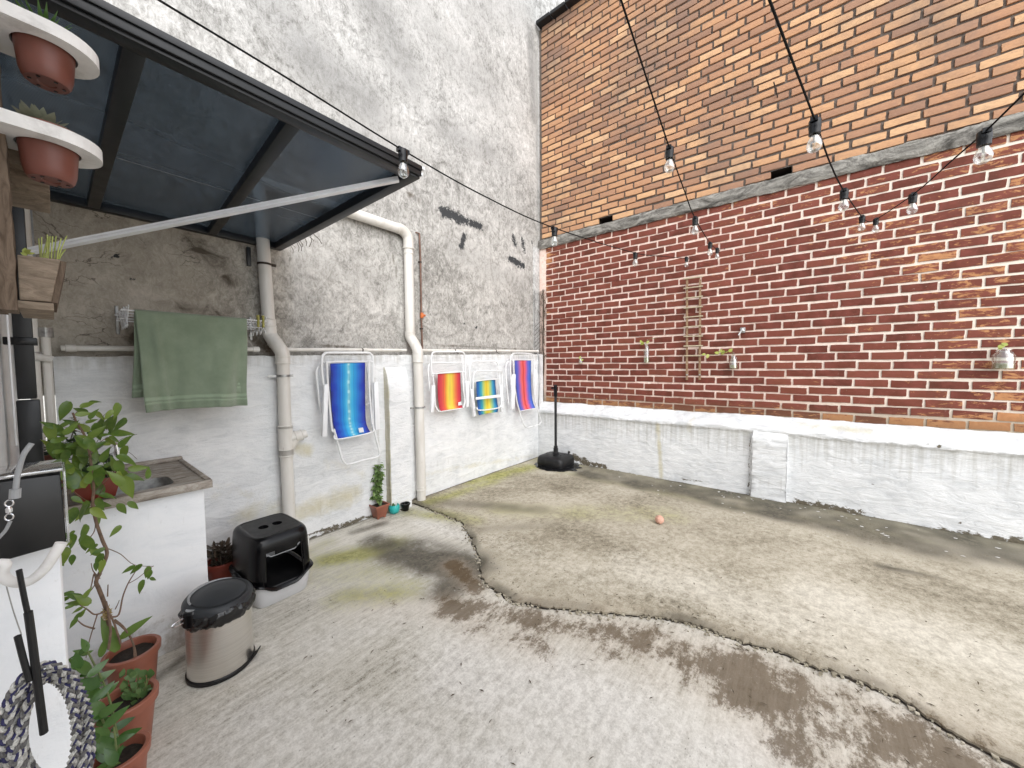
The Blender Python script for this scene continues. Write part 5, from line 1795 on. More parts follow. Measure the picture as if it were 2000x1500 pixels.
def build_floor_pots():
    # dark-leaved plant between counter and litter box
    c = G(434, 1122)
    c = np.array([c[0], 3.06, 0.0])
    c[0] = PY(434, 1090, 3.06)[0]
    t = thing('purple_plant', 'dark purple leaved plant in a red-brown pot, between the counter and the cat litter box', 'potted plant', c)
    pot(t, c, .07, .092, .145, 'pot_dark_red', .02)
    mp = leaf_mesh('leaf', .05, .022, 'leaf_purple', .3, .1, .1, 5)
    for k in range(150):
        a, r, h = rng.uniform(0, 6.28), rng.uniform(0, .085), rng.uniform(.14, .25)
        p = c + np.array([r * math.cos(a), r * math.sin(a), h - r * .3])
        leaf_at(t, mp, p, (math.cos(a) * .7 + rng.normal(0, .5), math.sin(a) * .7 + rng.normal(0, .5), rng.uniform(.2, 1.2)), (rng.normal(0, .4), rng.normal(0, .4), 1), rng.uniform(.7, 1.2))
    b = MB()
    for k in range(12):
        a = rng.uniform(0, 6.28)
        b.tube([c + np.array([.03 * math.cos(a), .03 * math.sin(a), .11]), c + np.array([.07 * math.cos(a), .07 * math.sin(a), .21])], .003, 5)
    b.build('stems', 'dry_stem', t, kind='stuff')
    # square terracotta pot with a climber
    c = G(741, 1010)
    t = thing('climbing_plant', 'slender climbing plant with small leaves in a square terracotta pot, against the white pilaster', 'potted plant', (c[0], c[1], 0))
    cx, cy = c[0], c[1]
    b = MB()

    def sq(h, z, ro=.0):
        return [(cx - h, cy - h, z), (cx + h, cy - h, z), (cx + h, cy + h, z), (cx - h, cy + h, z)]
    rings = [sq(.045, .012), sq(.064, .112), sq(.073, .113), sq(.073, .132), sq(.064, .132), sq(.062, .11)]
    b.add([p for r in rings for p in r], [(3, 2, 1, 0)] + [(i * 4 + j, i * 4 + (j + 1) % 4, (i + 1) * 4 + (j + 1) % 4, (i + 1) * 4 + j) for i in range(5) for j in range(4)])
    b.build('pot', 'terracotta', t, bevel=.003)
    for dx in (-1, 1):
        for dy in (-1, 1):
            b = MB()
            b.box(cx + dx * .034 - .01, cx + dx * .034 + .01, cy + dy * .034 - .01, cy + dy * .034 + .01, .0, .0125)
            b.build('foot', 'terracotta', t, bevel=.002)
    b = MB()
    b.add(sq(.0625, .118), [(0, 1, 2, 3)])
    b.build('soil', 'soil', t)
    mc = leaf_mesh('leaf', .038, .017, 'leaf_climb', .2, .3, .1, 4)
    for k in range(5):
        p = np.array([cx + rng.normal(0, .012), cy + rng.normal(0, .012), .115])
        pts = [p]
        for j in range(1, 7):
            pts.append(np.array([cx + .010 * j * .6 + rng.normal(0, .02), cy + .03 + rng.normal(0, .012), .115 + j * .062 + rng.normal(0, .008)]))
        S = spline(pts, 4)
        b = MB()
        b.tube(S, .0018, 5)
        b.build('stem', 'stem_green', t)
        for j in range(42):
            f = S[rng.integers(3, len(S))]
            s = 1.5 - (f[2] - .1) * 1.2
            leaf_at(t, mc, f + rng.normal(0, .012, 3), (rng.normal(0, .9), rng.normal(-.5, .6), rng.normal(-.1, .5)), (rng.normal(0, .4), -.6, .8), max(.7, rng.uniform(.8, 1.2) * s))
    # turquoise cup with a cactus stub
    c = G(770, 1002)
    t = thing('cactus_pot', 'small round turquoise pot with a stubby cactus, beside the square terracotta pot', 'potted plant', (c[0], c[1], 0))
    b = MB()
    b.lathe([(.03, 0), (.042, .006), (.054, .035), (.053, .062), (.046, .085), (.041, .085), (.045, .065), (0, .06)], (c[0], c[1], .002), 28)
    b.build('pot', 'turquoise', t, smooth=50)
    b = MB()
    b.lathe([(.010, 0), (.012, .02), (.010, .034), (0, .04)], (c[0] - .008, c[1], .063), 10)
    b.lathe([(.007, 0), (.008, .012), (0, .02)], (c[0] + .01, c[1] + .008, .063), 8)
    b.build('cactus', 'leaf_jade', t, kind='stuff')
    c = G(792, 997)
    t = thing('nursery_pot', 'small black nursery pot with soil, at the foot of the middle drainpipe', 'potted plant', (c[0], c[1], 0))
    pot(t, (c[0], c[1], .002), .032, .043, .075, 'black_plastic', .01)
    b = MB()
    b.lathe([(.005, 0), (.006, .015), (0, .022)], (c[0] - .01, c[1] - .005, .05), 8)
    b.build('sprout', 'leaf_succulent', t)


build_floor_pots()


# ================================================================== PEDAL BIN, LITTER BOX, PARASOL BASE, BALL
def build_bin():
    c = np.array([.452, 2.185, 0])
    t = thing('pedal_bin', 'brushed steel pedal bin with dark lid and black liner folded over its rim', 'bin', c)
    R = .128
    b = MB()
    b.lathe([(R + .004, .002), (R + .006, .006), (R + .006, .018), (R + .002, .022), (R - .004, .022)], c, 48)
    b.build('base_ring', 'matt_black', t, smooth=40)
    b = MB()
    b.lathe([(R, .0225), (R, .315), (R - .003, .318)], c, 64, close=False)
    b.build('body', 'steel', t, smooth=40)
    b = MB()

    def bag(u, v):
        a = u * 2 * math.pi
        f = v
        sag = .014 * nz(math.cos(a) * 3, math.sin(a) * 3, 5) + .006 * nz(math.cos(a) * 9, math.sin(a) * 9, 2)
        fold = .006 * math.sin(a * 11 + 4 * f + 3 * nz(math.cos(a) * 2, math.sin(a) * 2)) * math.sin(math.pi * min(1, f * 1.2)) + .005 * nz(math.cos(a) * 14, math.sin(a) * 14, f * 4)
        z = .338 - f * (.070 + sag)
        r = R + .003 + .012 * math.sin(math.pi * f) + fold
        return (c[0] + r * math.cos(a), c[1] + r * math.sin(a), z)
    b.grid(bag, 120, 14)
    b.build('bin_liner', 'bag', t, smooth=75, solid=.0015)
    b = MB()
    prof = [(R + .006, 0), (R + .009, .004), (R + .008, .016), (R, .028), (R - .012, .034), (R - .018, .033), (R - .03, .038), (.06, .047), (0, .05)]
    tilt = Vector((.05, -.10, 1))
    b.lathe(prof, c + np.array([0, 0, .330]), 48, tilt)
    b.build('lid', 'lid', t, smooth=35)
    b = MB()
    b.lathe([(R - .022, .0352), (R - .020, .0362), (R - .018, .0352)], c + np.array([0, 0, .331]), 48, tilt, close=False)
    b.build('lid_ring', 'matt_black', t, smooth=50)
    b = MB()
    tl = tilt.normalized()
    ux = (Vector((1, 0, 0)) - tl * tl.x).normalized()
    uy = tl.cross(ux)
    b.tube([Vector(c) + Vector((0, 0, .330)) + tl * .0375 + (ux * math.cos(a) + uy * math.sin(a)) * (R - .016) for a in np.linspace(R_(50), R_(190), 20)], list(np.concatenate([np.linspace(.002, .007, 10), np.linspace(.007, .004, 10)])), 8)
    b.build('lid_pale_band', 'silver_grey', t)  # pale tapered arc along the back edge of the lid
    # hinge block, hanging toward the counter (picture left), and its loop handle
    h = c + np.array([-R * .93, -R * .36, .335])
    b = MB()
    b.lathe([(.030, -.05), (.034, -.045), (.034, .012), (.028, .022), (0, .024)], h + np.array([.012, 0, 0]), 20)
    b.build('hinge', 'black_plastic', t)
    b = MB()
    b.lathe([(.017, .0), (.022, .0), (.022, .003), (.017, .003)], h + np.array([.012, 0, .0225]), 20)
    b.build('hinge_cap', 'silver_grey', t)
    b = MB()
    q = h + np.array([-.02, -.012, -.006])
    b.tube(spline([q + np.array([0, 0, .008]), q + np.array([-.03, -.012, .008]), q + np.array([-.042, -.016, 0]), q + np.array([-.03, -.012, -.010]), q + np.array([0, 0, -.012])], 5), .0018, 6)
    b.build('handle', 'chrome', t)
    b = MB()
    d = Vector((.80, -.60, 0)).normalized()
    e = Vector((-d.y, d.x, 0))
    p0 = Vector(c) + d * (R - .01)
    pts = []
    for k, (dd, wd, z) in enumerate(((.0, .046, .006), (.014, .034, .008), (.024, .026, .018), (.036, .028, .034), (.042, .026, .040))):
        for s in (-1, 1):
            pts.append(p0 + d * dd + e * s * wd + Vector((0, 0, z)))
        for s in (1, -1):
            pts.append(p0 + d * dd + e * s * wd + Vector((0, 0, z + .009)))
    fs = []
    for k in range(4):
        for j in range(4):
            fs.append((k * 4 + j, k * 4 + (j + 1) % 4, (k + 1) * 4 + (j + 1) % 4, (k + 1) * 4 + j))
    fs += [(3, 2, 1, 0), (16, 17, 18, 19)]
    b.add(pts, fs)
    b.build('pedal', 'matt_black', t, bevel=.003)


build_bin()


def superellipse(hx, hy, e, n):
    out = []
    for k in range(n):
        a = 2 * math.pi * (k + .5) / n
        c, s = math.cos(a), math.sin(a)
        out.append((hx * math.copysign(abs(c) ** e, c), hy * math.copysign(abs(s) ** e, s)))
    return out


def build_litter():
    cx, cy, hx, hy = .838, 2.70, .176, .225
    rot = R_(2)
    t = thing('cat_litter_box', 'covered cat litter box, glossy black hood with open doorway on a light grey tray', 'litter box', (cx, cy, 0))
    N = 96

    def ring(sx, sy, z, e=.34, dip=0.0):
        out = []
        for x, y in superellipse(hx * sx, hy * sy, e, N):
            zz = z
            if dip and y < 0:
                zz = z - dip * math.exp(-(x / (hx * .62)) ** 4) * min(1, (-y / hy) ** 3)
            out.append((cx + x * math.cos(rot) - y * math.sin(rot), cy + x * math.sin(rot) + y * math.cos(rot), zz))
        return out

    def shell(rings, cap0=False, cap1=False, skip=None):
        b = MB()
        b.add([p for r in rings for p in r], [])
        for i in range(len(rings) - 1):
            for k in range(N):
                if skip and skip(i, k):
                    continue
                b.f.append((i * N + k, i * N + (k + 1) % N, (i + 1) * N + (k + 1) % N, (i + 1) * N + k))
        if cap0:
            b.f.append(tuple(reversed(range(N))))
        if cap1:
            b.f.append(tuple((len(rings) - 1) * N + k for k in range(N)))
        return b
    D = .055
    tray = [ring(.84, .88, .002), ring(.87, .90, .01), ring(.93, .95, .075, dip=.02), ring(.97, .98, .142, dip=D), ring(.95, .96, .142, dip=D), ring(.90, .93, .06, dip=.01), ring(.86, .90, .02)]
    shell(tray, True, True).build('tray', 'grey_plastic', t, smooth=50)
    rim = [ring(.985, .985, .140, dip=D), ring(1.06, 1.04, .143, dip=D), ring(1.075, 1.055, .150, dip=D), ring(1.06, 1.04, .157, dip=D), ring(.975, .975, .162, dip=D)]
    shell(rim).build('rim', 'black_plastic', t, smooth=40)
    fill = ring(.955, .965, .118, dip=D * .5)
    b = MB()
    b.add(fill, [tuple(range(N))])
    b.build('shade_fill', 'matt_black', t, smooth=0)  # black sheet standing in for the darkness inside the hood
    # hood with a doorway in the front (the side toward the camera)
    zs = [.160, .19, .22, .25, .28, .31, .335, .36, .385, .40, .412, .420, .424]
    sc_ = [.97, .965, .96, .953, .946, .94, .934, .926, .912, .89, .85, .79, .72]
    rings = [ring(s, s * 1.0, z, .34, dip=D * max(0, 1 - (z - .16) / .05)) for s, z in zip(sc_, zs)]

    def door(i, k):
        x, y = superellipse(hx, hy, .34, N)[k]
        if y > -hy * .9:
            return False
        return abs(x) < hx * .62 and i < 6 - (1 if abs(x) < hx * .40 else 0)
    b = shell(rings, False, False, skip=door)
    n0 = len(b.v)
    # top plate with its two grip holes, built as a fan round both
    b.build('hood', 'black_plastic', t, smooth=50, solid=.004)
    b = MB()
    top = ring(.72, .72, .4242)
    holes = []
    for sgn in (-1, 1):
        h = [(cx + sgn * .036 + .027 * math.cos(a) * (1 + .15 * sgn * math.cos(a)), cy - .01 + .034 * math.sin(a), .4242) for a in np.linspace(0, 2 * math.pi, 24, endpoint=False)]
        holes.append(h)
    bm = bmesh.new()
    off = Vector(t.location)
    alle = []
    for loop in [top] + holes:
        vv = [bm.verts.new(Vector(p) - off) for p in loop]
        alle += [bm.edges.new((vv[i], vv[(i + 1) % len(vv)])) for i in range(len(vv))]
    bmesh.ops.triangle_fill(bm, use_beauty=True, use_dissolve=False, edges=alle)
    me = bpy.data.meshes.new('hood_top')
    bmesh.ops.recalc_face_normals(bm, faces=bm.faces)
    bm.to_mesh(me)
    bm.free()
    me.materials.append(MAT['matt_black'])
    o = bpy.data.objects.new('hood_top', me)
    COL.objects.link(o)
    o.parent = t
    b = MB()
    for h in holes:
        n = len(b.v)
        b.v += h + [(p[0], p[1], p[2] - .03) for p in h]
        b.f += [(n + i, n + (i + 1) % 24, n + 24 + (i + 1) % 24, n + 24 + i) for i in range(24)]
    b.build('grip_holes', 'black_plastic', t, kind='stuff')
    # door jambs
    b = MB()

    def jamb(u, v):
        s = -1 if u < .5 else 1
        return (0, 0, 0)
    yf = cy - hy
    for sgn in (-1, 1):
        b = MB()
        pts = [(cx + sgn * hx * (.64 - .05 * f), yf + .008 + .012 * f, .155 - .02 * (1 - f) + f * .20) for f in np.linspace(0, 1, 8)]
        b.tube(pts, .005, 8)
        b.build('door_edge', 'black_plastic', t)
    b = MB()
    yk = yf + .018
    pr = [(-.60, .333), (-.40, .306), (.40, .306), (.60, .333)]
    b.tube([(cx + hx * a * .95, yk + (.004 if abs(a) > .5 else -.002), z) for a, z in pr], .0035, 8)
    b.build('door_edge', 'silver_grey', t)
    b = MB()
    for s in (-1, 1):
        b = MB()
        b.box(cx + s * hx * 1.09 - .012, cx + s * hx * 1.09 + .012, cy - .05, cy + .05, .128, .172)
        b.build('clip', 'black_plastic', t, bevel=.004)


build_litter()


def build_parasol_base():
    c = G(1084, 912)
    cx, cy = c[0] + .02, c[1]
    t = thing('parasol_base', 'black parasol base with a bare pole, standing in the far corner', 'parasol base', (cx, cy, .03))
    N = 64
    h = .215
    b = MB()
    rings = []
    for s, z in ((.95, .03), (1.0, .05), (1.0, .09), (.985, .125), (.95, .15), (.88, .168), (.6, .180), (.2, .188)):
        rings.append([(cx + x, cy + y, z) for x, y in superellipse(h * s, h * s, .36, N)])
    b.add([p for r in rings for p in r], [(i * N + k, i * N + (k + 1) % N, (i + 1) * N + (k + 1) % N, (i + 1) * N + k) for i in range(len(rings) - 1) for k in range(N)] + [tuple(7 * N + k for k in range(N))])
    b.build('body', 'matt_black', t, smooth=50)
    for a in (200, 245, 290, 20, 110):
        b = MB()
        b.box(cx + .13 * math.cos(R_(a)) - .02, cx + .13 * math.cos(R_(a)) + .02, cy + .13 * math.sin(R_(a)) - .006, cy + .13 * math.sin(R_(a)) + .006, .19, .196)
        b.build('rib', 'black_plastic', t, bevel=.002)
    b = MB()
    p = np.array([cx + .15, cy - .12, .17])
    b.tube(spline([p, p + np.array([.02, -.01, .025]), p + np.array([.06, .03, .025]), p + np.array([.075, .045, 0])], 5), .009, 8)
    b.build('grip', 'black_plastic', t)
    b = MB()
    b.lathe([(.045, 0), (.045, .012), (.034, .02), (.034, .075), (.028, .08), (.028, .105), (.022, .11)], (cx, cy, .195), 24)
    b.build('pole_socket', 'matt_black', t)
    b = MB()
    top = np.array([cx + .01, cy + .01, 1.17])
    b.tube([(cx, cy, .29), top], .019, 16)
    b.build('pole', 'black_frame', t)
    b = MB()
    b.lathe([(.022, -.16), (.026, -.15), (.026, .0), (.020, .01), (0, .01)], top, 18)
    b.tube([top + np.array([0, 0, -.05]), top + np.array([-.045, .012, -.03])], .010, 8)
    b.lathe([(.016, 0), (.016, .02)], top + np.array([-.05, .014, -.04]), 12, (-1, .2, .3))
    b.build('pole_clamp', 'black_plastic', t)
    b = MB()

    def cloth(u, v):
        a = u * 2 * math.pi
        r = .16 + v * (.14 + .10 * abs(nz(math.cos(a) * 2.2, math.sin(a) * 2.2)) + .03 * nz(math.cos(a) * 7, math.sin(a) * 7))
        return (cx - .02 + r * math.cos(a) * 1.0, cy - .03 + r * math.sin(a), .032 + .010 * (1 - v) + .008 * abs(nz(r * 30, a * 5)))
    b.grid(cloth, 90, 8)
    tag(b.build('black_cloth', 'bag', smooth=60), 'crumpled black plastic sheet lying under the parasol base', 'plastic sheet')


build_parasol_base()
b_ = G(1288, 1022, .03)
mbb = MB()
mbb.lathe([(.038 * math.sin(a), .038 - .038 * math.cos(a) + .026) for a in np.linspace(0, math.pi, 14)], (b_[0], b_[1], 0), 24)
tag(mbb.build('ball', 'ball', smooth=80), 'small pale pink ball lying alone on the concrete floor', 'ball')


# ================================================================== THINGS ON THE RED BRICK WALL
def build_red_wall_things():
    Xf = XW - .035
    t = thing('ladder_trellis', 'narrow brown wooden ladder trellis fixed upright on the red brick wall', 'trellis', PX(1354, 740, Xf))
    for a, c in ((1342, 1341.5), (1367.5, 1366.5)):
        b = MB()
        p, q = PX(a, 546, Xf), PX(c, 742, Xf)
        b.bar(p, q, .024, .014, (1, 0, 0))
        b.build('rail', 'trellis_wood', t, smooth=0, bevel=.002)
        b = MB()
        b.tube([PX(c, 731, Xf - .012), PX(c, 733, Xf - .012)], .011, 8)
        b.build('pin', 'zinc', t)
    for y0, y1 in ((545, 540), (563.5, 558.5), (583, 578.5), (602, 598.5), (620, 617), (639, 636), (657, 656), (676, 675), (695, 694.5)):
        b = MB()
        b.bar(PX(1335, y0, Xf - .016), PX(1373, y1, Xf - .016), .014, .014, (1, 0, 0))
        b.build('rung', 'rung_wood', t, smooth=0, bevel=.002)
    # hanging jars
    ml = leaf_mesh('leaf', .07, .05, 'leaf_pale', .2, .15, .05, 5)

    def jar(label, px, ptop, pbot, r, neck, leaves, stem=None):
        X = XW - r - .012
        c, top = PX(px, pbot, X), PX(px, ptop, X)
        h = top[2] - c[2]
        c = np.array([X, c[1], c[2]])
        t = thing('glass_jar', label, 'glass jar', c, 'hanging glass jars on the red brick wall')
        b = MB()
        b.lathe([(r * .6, 0), (r, .008), (r, h * neck), (r * .62, h * (neck + .12)), (r * .58, h * .93), (r * .68, h * .95), (r * .68, h)], c, 24, close=False)
        b.build('jar', 'glass', t, smooth=50)
        b = MB()
        b.lathe([(r * .9, .004), (r * .9, h * neck * .42), (0, h * neck * .42)], c, 20)
        b.build('water', 'water', t, smooth=50)
        b = MB()
        b.tube(spline([c + np.array([r * .5, r * .6, h * .9]), c + np.array([0, -r * .72, h * .84]), c + np.array([-r * .4, -r * .3, h * .7]), c + np.array([r * .6, .0, h * 1.25])], 6), .0022, 6)
        b.build('wire_hanger', 'zinc', t)
        if stem:
            b = MB()
            b.tube(spline([c + np.array([0, 0, h * .3])] + [PX(q[0], q[1], X - .01) for q in stem], 5), .0022, 6)
            b.build('stem', 'stem_green', t)
        for q in leaves:
            X2 = X - rng.uniform(0, .03)
            p = PX(q[0], q[1], X2)
            d = PX(q[0] + 5 * math.cos(R_(q[3])), q[1] - 5 * math.sin(R_(q[3])), X2) - p
            L = np.linalg.norm(d) / 5 * q[2]
            leaf_at(t, ml, p - d / 5 * q[2] / 2, d, TOC(p) + Vector((rng.normal(0, .3), rng.normal(0, .3), .4)), L / .07)
        return t
    jar('tiny glass jar with a rooted sprig, leftmost jar on the red bricks near the corner', 1134, 698, 710, .028, .6, [(1133, 698, 6, 80), (1137, 703, 5, 10)])
    jar('slim glass bottle with a small leafy cutting, left of the wooden ladder trellis', 1262.5, 672, 709, .036, .68, [(1254, 671, 9, 200), (1252, 667, 7, 120), (1265, 668, 8, 40)], [(1262, 670), (1270, 662), (1282, 661)])
    jar('glass jar trailing a vine of pale leaves onto the wooden ladder trellis', 1432, 694, 720, .042, .66, [(1427, 684, 10, 40), (1412, 689, 10, 250), (1400, 689, 10, 160), (1382, 696, 9, 260), (1374, 692, 8, 180), (1408, 685, 8, 60), (1419, 688, 6, 200)], [(1431, 690), (1425, 685), (1405, 690), (1385, 694), (1374, 693)])
    jar('wide glass jar with a cut leaf, far right of the red brick wall', 1959, 682, 721, .06, .72, [(1957, 676, 17, 20), (1962, 672, 13, 160), (1953, 681, 10, 200)])
    for px, py, lab in ((1450, 645, 'tiny silver metal fitting screwed to the red bricks, right of the trellis'),):
        c = PX(px, py, XW - .012)
        t = thing('metal_fitting', lab, 'wall fitting', c)
        b = MB()
        b.box(XW - .022, XW - .001, c[1] - .028, c[1] + .022, c[2] - .03, c[2] + .03)
        b.build('plate', 'zinc', t, bevel=.004)
        b = MB()
        b.bar((XW - .03, c[1] + .035, c[2] - .055), (XW - .03, c[1] - .01, c[2] + .02), .012, .008, (1, 0, 0))
        b.build('arm', 'white_metal', t, smooth=0)
        b = MB()
        b.lathe([(.012, 0), (.012, .016), (.006, .02), (0, .02)], (XW - .022, c[1] - .006, c[2] - .006), 12, (-1, 0, 0))
        b.build('knob', 'chrome', t)
    # dry vine and wire lattice in the corner slot
    t = thing('wire_lattice', 'thin wire lattice overgrown by a dead vine in the slot beside the red bricks', 'trellis', (4.86, 3.25, 1.6))
    for k in range(9):
        z = PY(1060, 632 + k * 7.5, YW - .03)[2]
        b = MB()
        b.tube([(4.70, YW - .035, z - .08), (4.84, YW - .06, z + .03)], .003, 5)
        b.build('wire', 'dark_iron', t)
    for x in (4.70, 4.84):
        b = MB()
        b.tube([(x, YW - .04, 1.6), (x, YW - .045, 2.62)], .0035, 5)
        b.build('upright', 'dark_iron', t)
    b = MB()
    for k in range(70):
        z = rng.uniform(1.55, 2.62)
        p = np.array([4.855 + rng.normal(0, .02), YW - .06 - rng.uniform(0, .09), z])
        q = p + np.array([rng.normal(0, .03), rng.normal(-.01, .03), rng.normal(.0, .09)])
        b.tube([p, (p + q) / 2 + rng.normal(0, .012, 3), q], .003, 4)
    b.build('dead_vine', 'dry_stem', t, kind='stuff')
    b = MB()
    P = [np.array([4.865 + .015 * nz(z * 4), YW - .09 + .02 * nz(z * 3, 4), z]) for z in np.arange(.9, 2.7, .05)]
    b.tube(P, [.012 + .006 * nz(p[2] * 8, 3) for p in P], 6)
    b.build('vine_stem', 'dry_stem', t)


build_red_wall_things()


# ================================================================== STRING LIGHTS
def build_strings():
    def string(label, cable, bulbs, ring_=None):
        t = thing('string_light', label, 'string lights', cable[len(cable) // 2], 'bulb strings across the yard')
        b = MB()
        S = spline(cable, 10)
        b.tube(S, .0033, 7)
        b.build('cable', 'wire', t)
        for p, tang in bulbs:
            so = bpy.data.objects.new('socket', SOCK)
            COL.objects.link(so)
            so.parent = t
            so.location = Vector(p) - Vector(t.location)
            so.rotation_euler = (0, 0, math.atan2(tang[1], tang[0]))
            so.scale = (1.12, 1.12, 1.12)
            for nm, me in (('bulb', BULB), ('filament', FIL)):
                o = bpy.data.objects.new(nm, me)
                COL.objects.link(o)
                o.parent = so
    b = MB()
    b.lathe([(.016, .006), (.0175, .002), (.0175, -.018), (.0165, -.022), (.0165, -.040), (.0, -.040)], (0, 0, 0), 20)
    b.box(-.023, .023, -.010, .010, -.006, .009)
    o = b.build('socket', 'black_plastic', None, bevel=.0)
    SOCK = o.data
    bpy.data.objects.remove(o)
    b = MB()
    b.lathe([(.011, -.040), (.0125, -.048), (.018, -.058), (.0215, -.071), (.0215, -.079), (.018, -.090), (.010, -.0965), (0, -.098)], (0, 0, 0), 24, close=False)
    o = b.build('bulb', 'glass', None, smooth=80)
    BULB = o.data
    bpy.data.objects.remove(o)
    b = MB()
    b.lathe([(.004, -.041), (.003, -.062), (0, -.064)], (0, 0, 0), 8)
    b.tube([(.0, 0, -.06), (.008, 0, -.076), (0, .008, -.08), (-.008, 0, -.076), (0, -.004, -.062)], .0007, 4)
    o = b.build('filament', 'filament', None, smooth=60)
    FIL = o.data
    bpy.data.objects.remove(o)

    def run(anchor, d1, q1, mids, start, out=1.6):
        """points of one span, from beyond the picture to its wall anchor: mids are pixels that lie in the vertical plane through both"""
        A, D = np.array(anchor), np.array(d1)
        n = np.cross(A - D, [0, 0, 1.0])

        def hit(px, py):
            v = ray(px, py)
            return CAM + v * ((D - CAM) @ n) / (v @ n)
        return hit
    # first string: over the awning to the brick wall, and back over the yard
    A1 = PX(1352, 506, XW - .03)
    d1 = G(785, 297, 2.37)
    h1 = run(A1, d1, None, None, None)
    c1 = [h1(310, 0), h1(560, 152), h1(785, 292), h1(940, 380), h1(1082, 445), h1(1240, 494), h1(1300, 501), A1]
    c1[0:0] = [c1[0] + (c1[0] - c1[1]) * 1.2]
    bl1 = [h1(787, 294), h1(1083, 446), h1(1241, 495), h1(1341, 503)]
    tg = A1 - d1
    string('string of clear bulbs running from above the awning to the red brick wall', c1, [(p - np.array([0, 0, .004]), tg) for p in bl1])
    # second string: from overhead down to the same corner of the wall
    A2 = PX(1405, 489, XW - .03)
    d2 = G(1308, 290, 2.50)
    h2 = run(A2, d2, None, None, None)
    c2 = [h2(1213, 0), h2(1262, 150), h2(1307, 288), h2(1334, 365), h2(1357, 425), h2(1388, 476), A2, PX(1416, 486, XW - .004)]
    c2[0:0] = [c2[0] + (c2[0] - c2[1]) * 1.0]
    bl2 = [h2(1308, 290), h2(1358, 426), h2(1387, 475), h2(1401, 486)]
    string('string of clear bulbs coming straight down from overhead to the bricks above the trellis', c2, [(p - np.array([0, 0, .004]), A2 - d2) for p in bl2])
    # third string: a V touching the wall
    A3 = PX(1697, 433, XW - .05)
    d3 = G(1590, 236, 2.34)
    h3 = run(A3, d3, None, None, None)
    d4 = G(1925, 255, 2.30)
    h4 = run(A3, d4, None, None, None)
    c3 = [h3(1503, 0), h3(1550, 125), h3(1592, 236), h3(1622, 320), h3(1649, 374), h3(1684, 424), A3, h4(1712, 428), h4(1783, 380), h4(1860, 313), h4(1925, 256), h4(2000, 183)]
    c3[0:0] = [c3[0] + (c3[0] - c3[1]) * 1.0]
    c3.append(c3[-1] + (c3[-1] - c3[-2]) * 1.2)
    bl3 = [h3(1592, 236), h3(1649, 372), h3(1684, 423), h4(1711, 428), h4(1783, 380), h4(1923, 258)]
    string('string of clear bulbs in a V shape with its low point on the red bricks', c3, [(p - np.array([0, 0, .004]), (A3 - d3) if i < 3 else (A3 - d4)) for i, p in enumerate(bl3)])


build_strings()


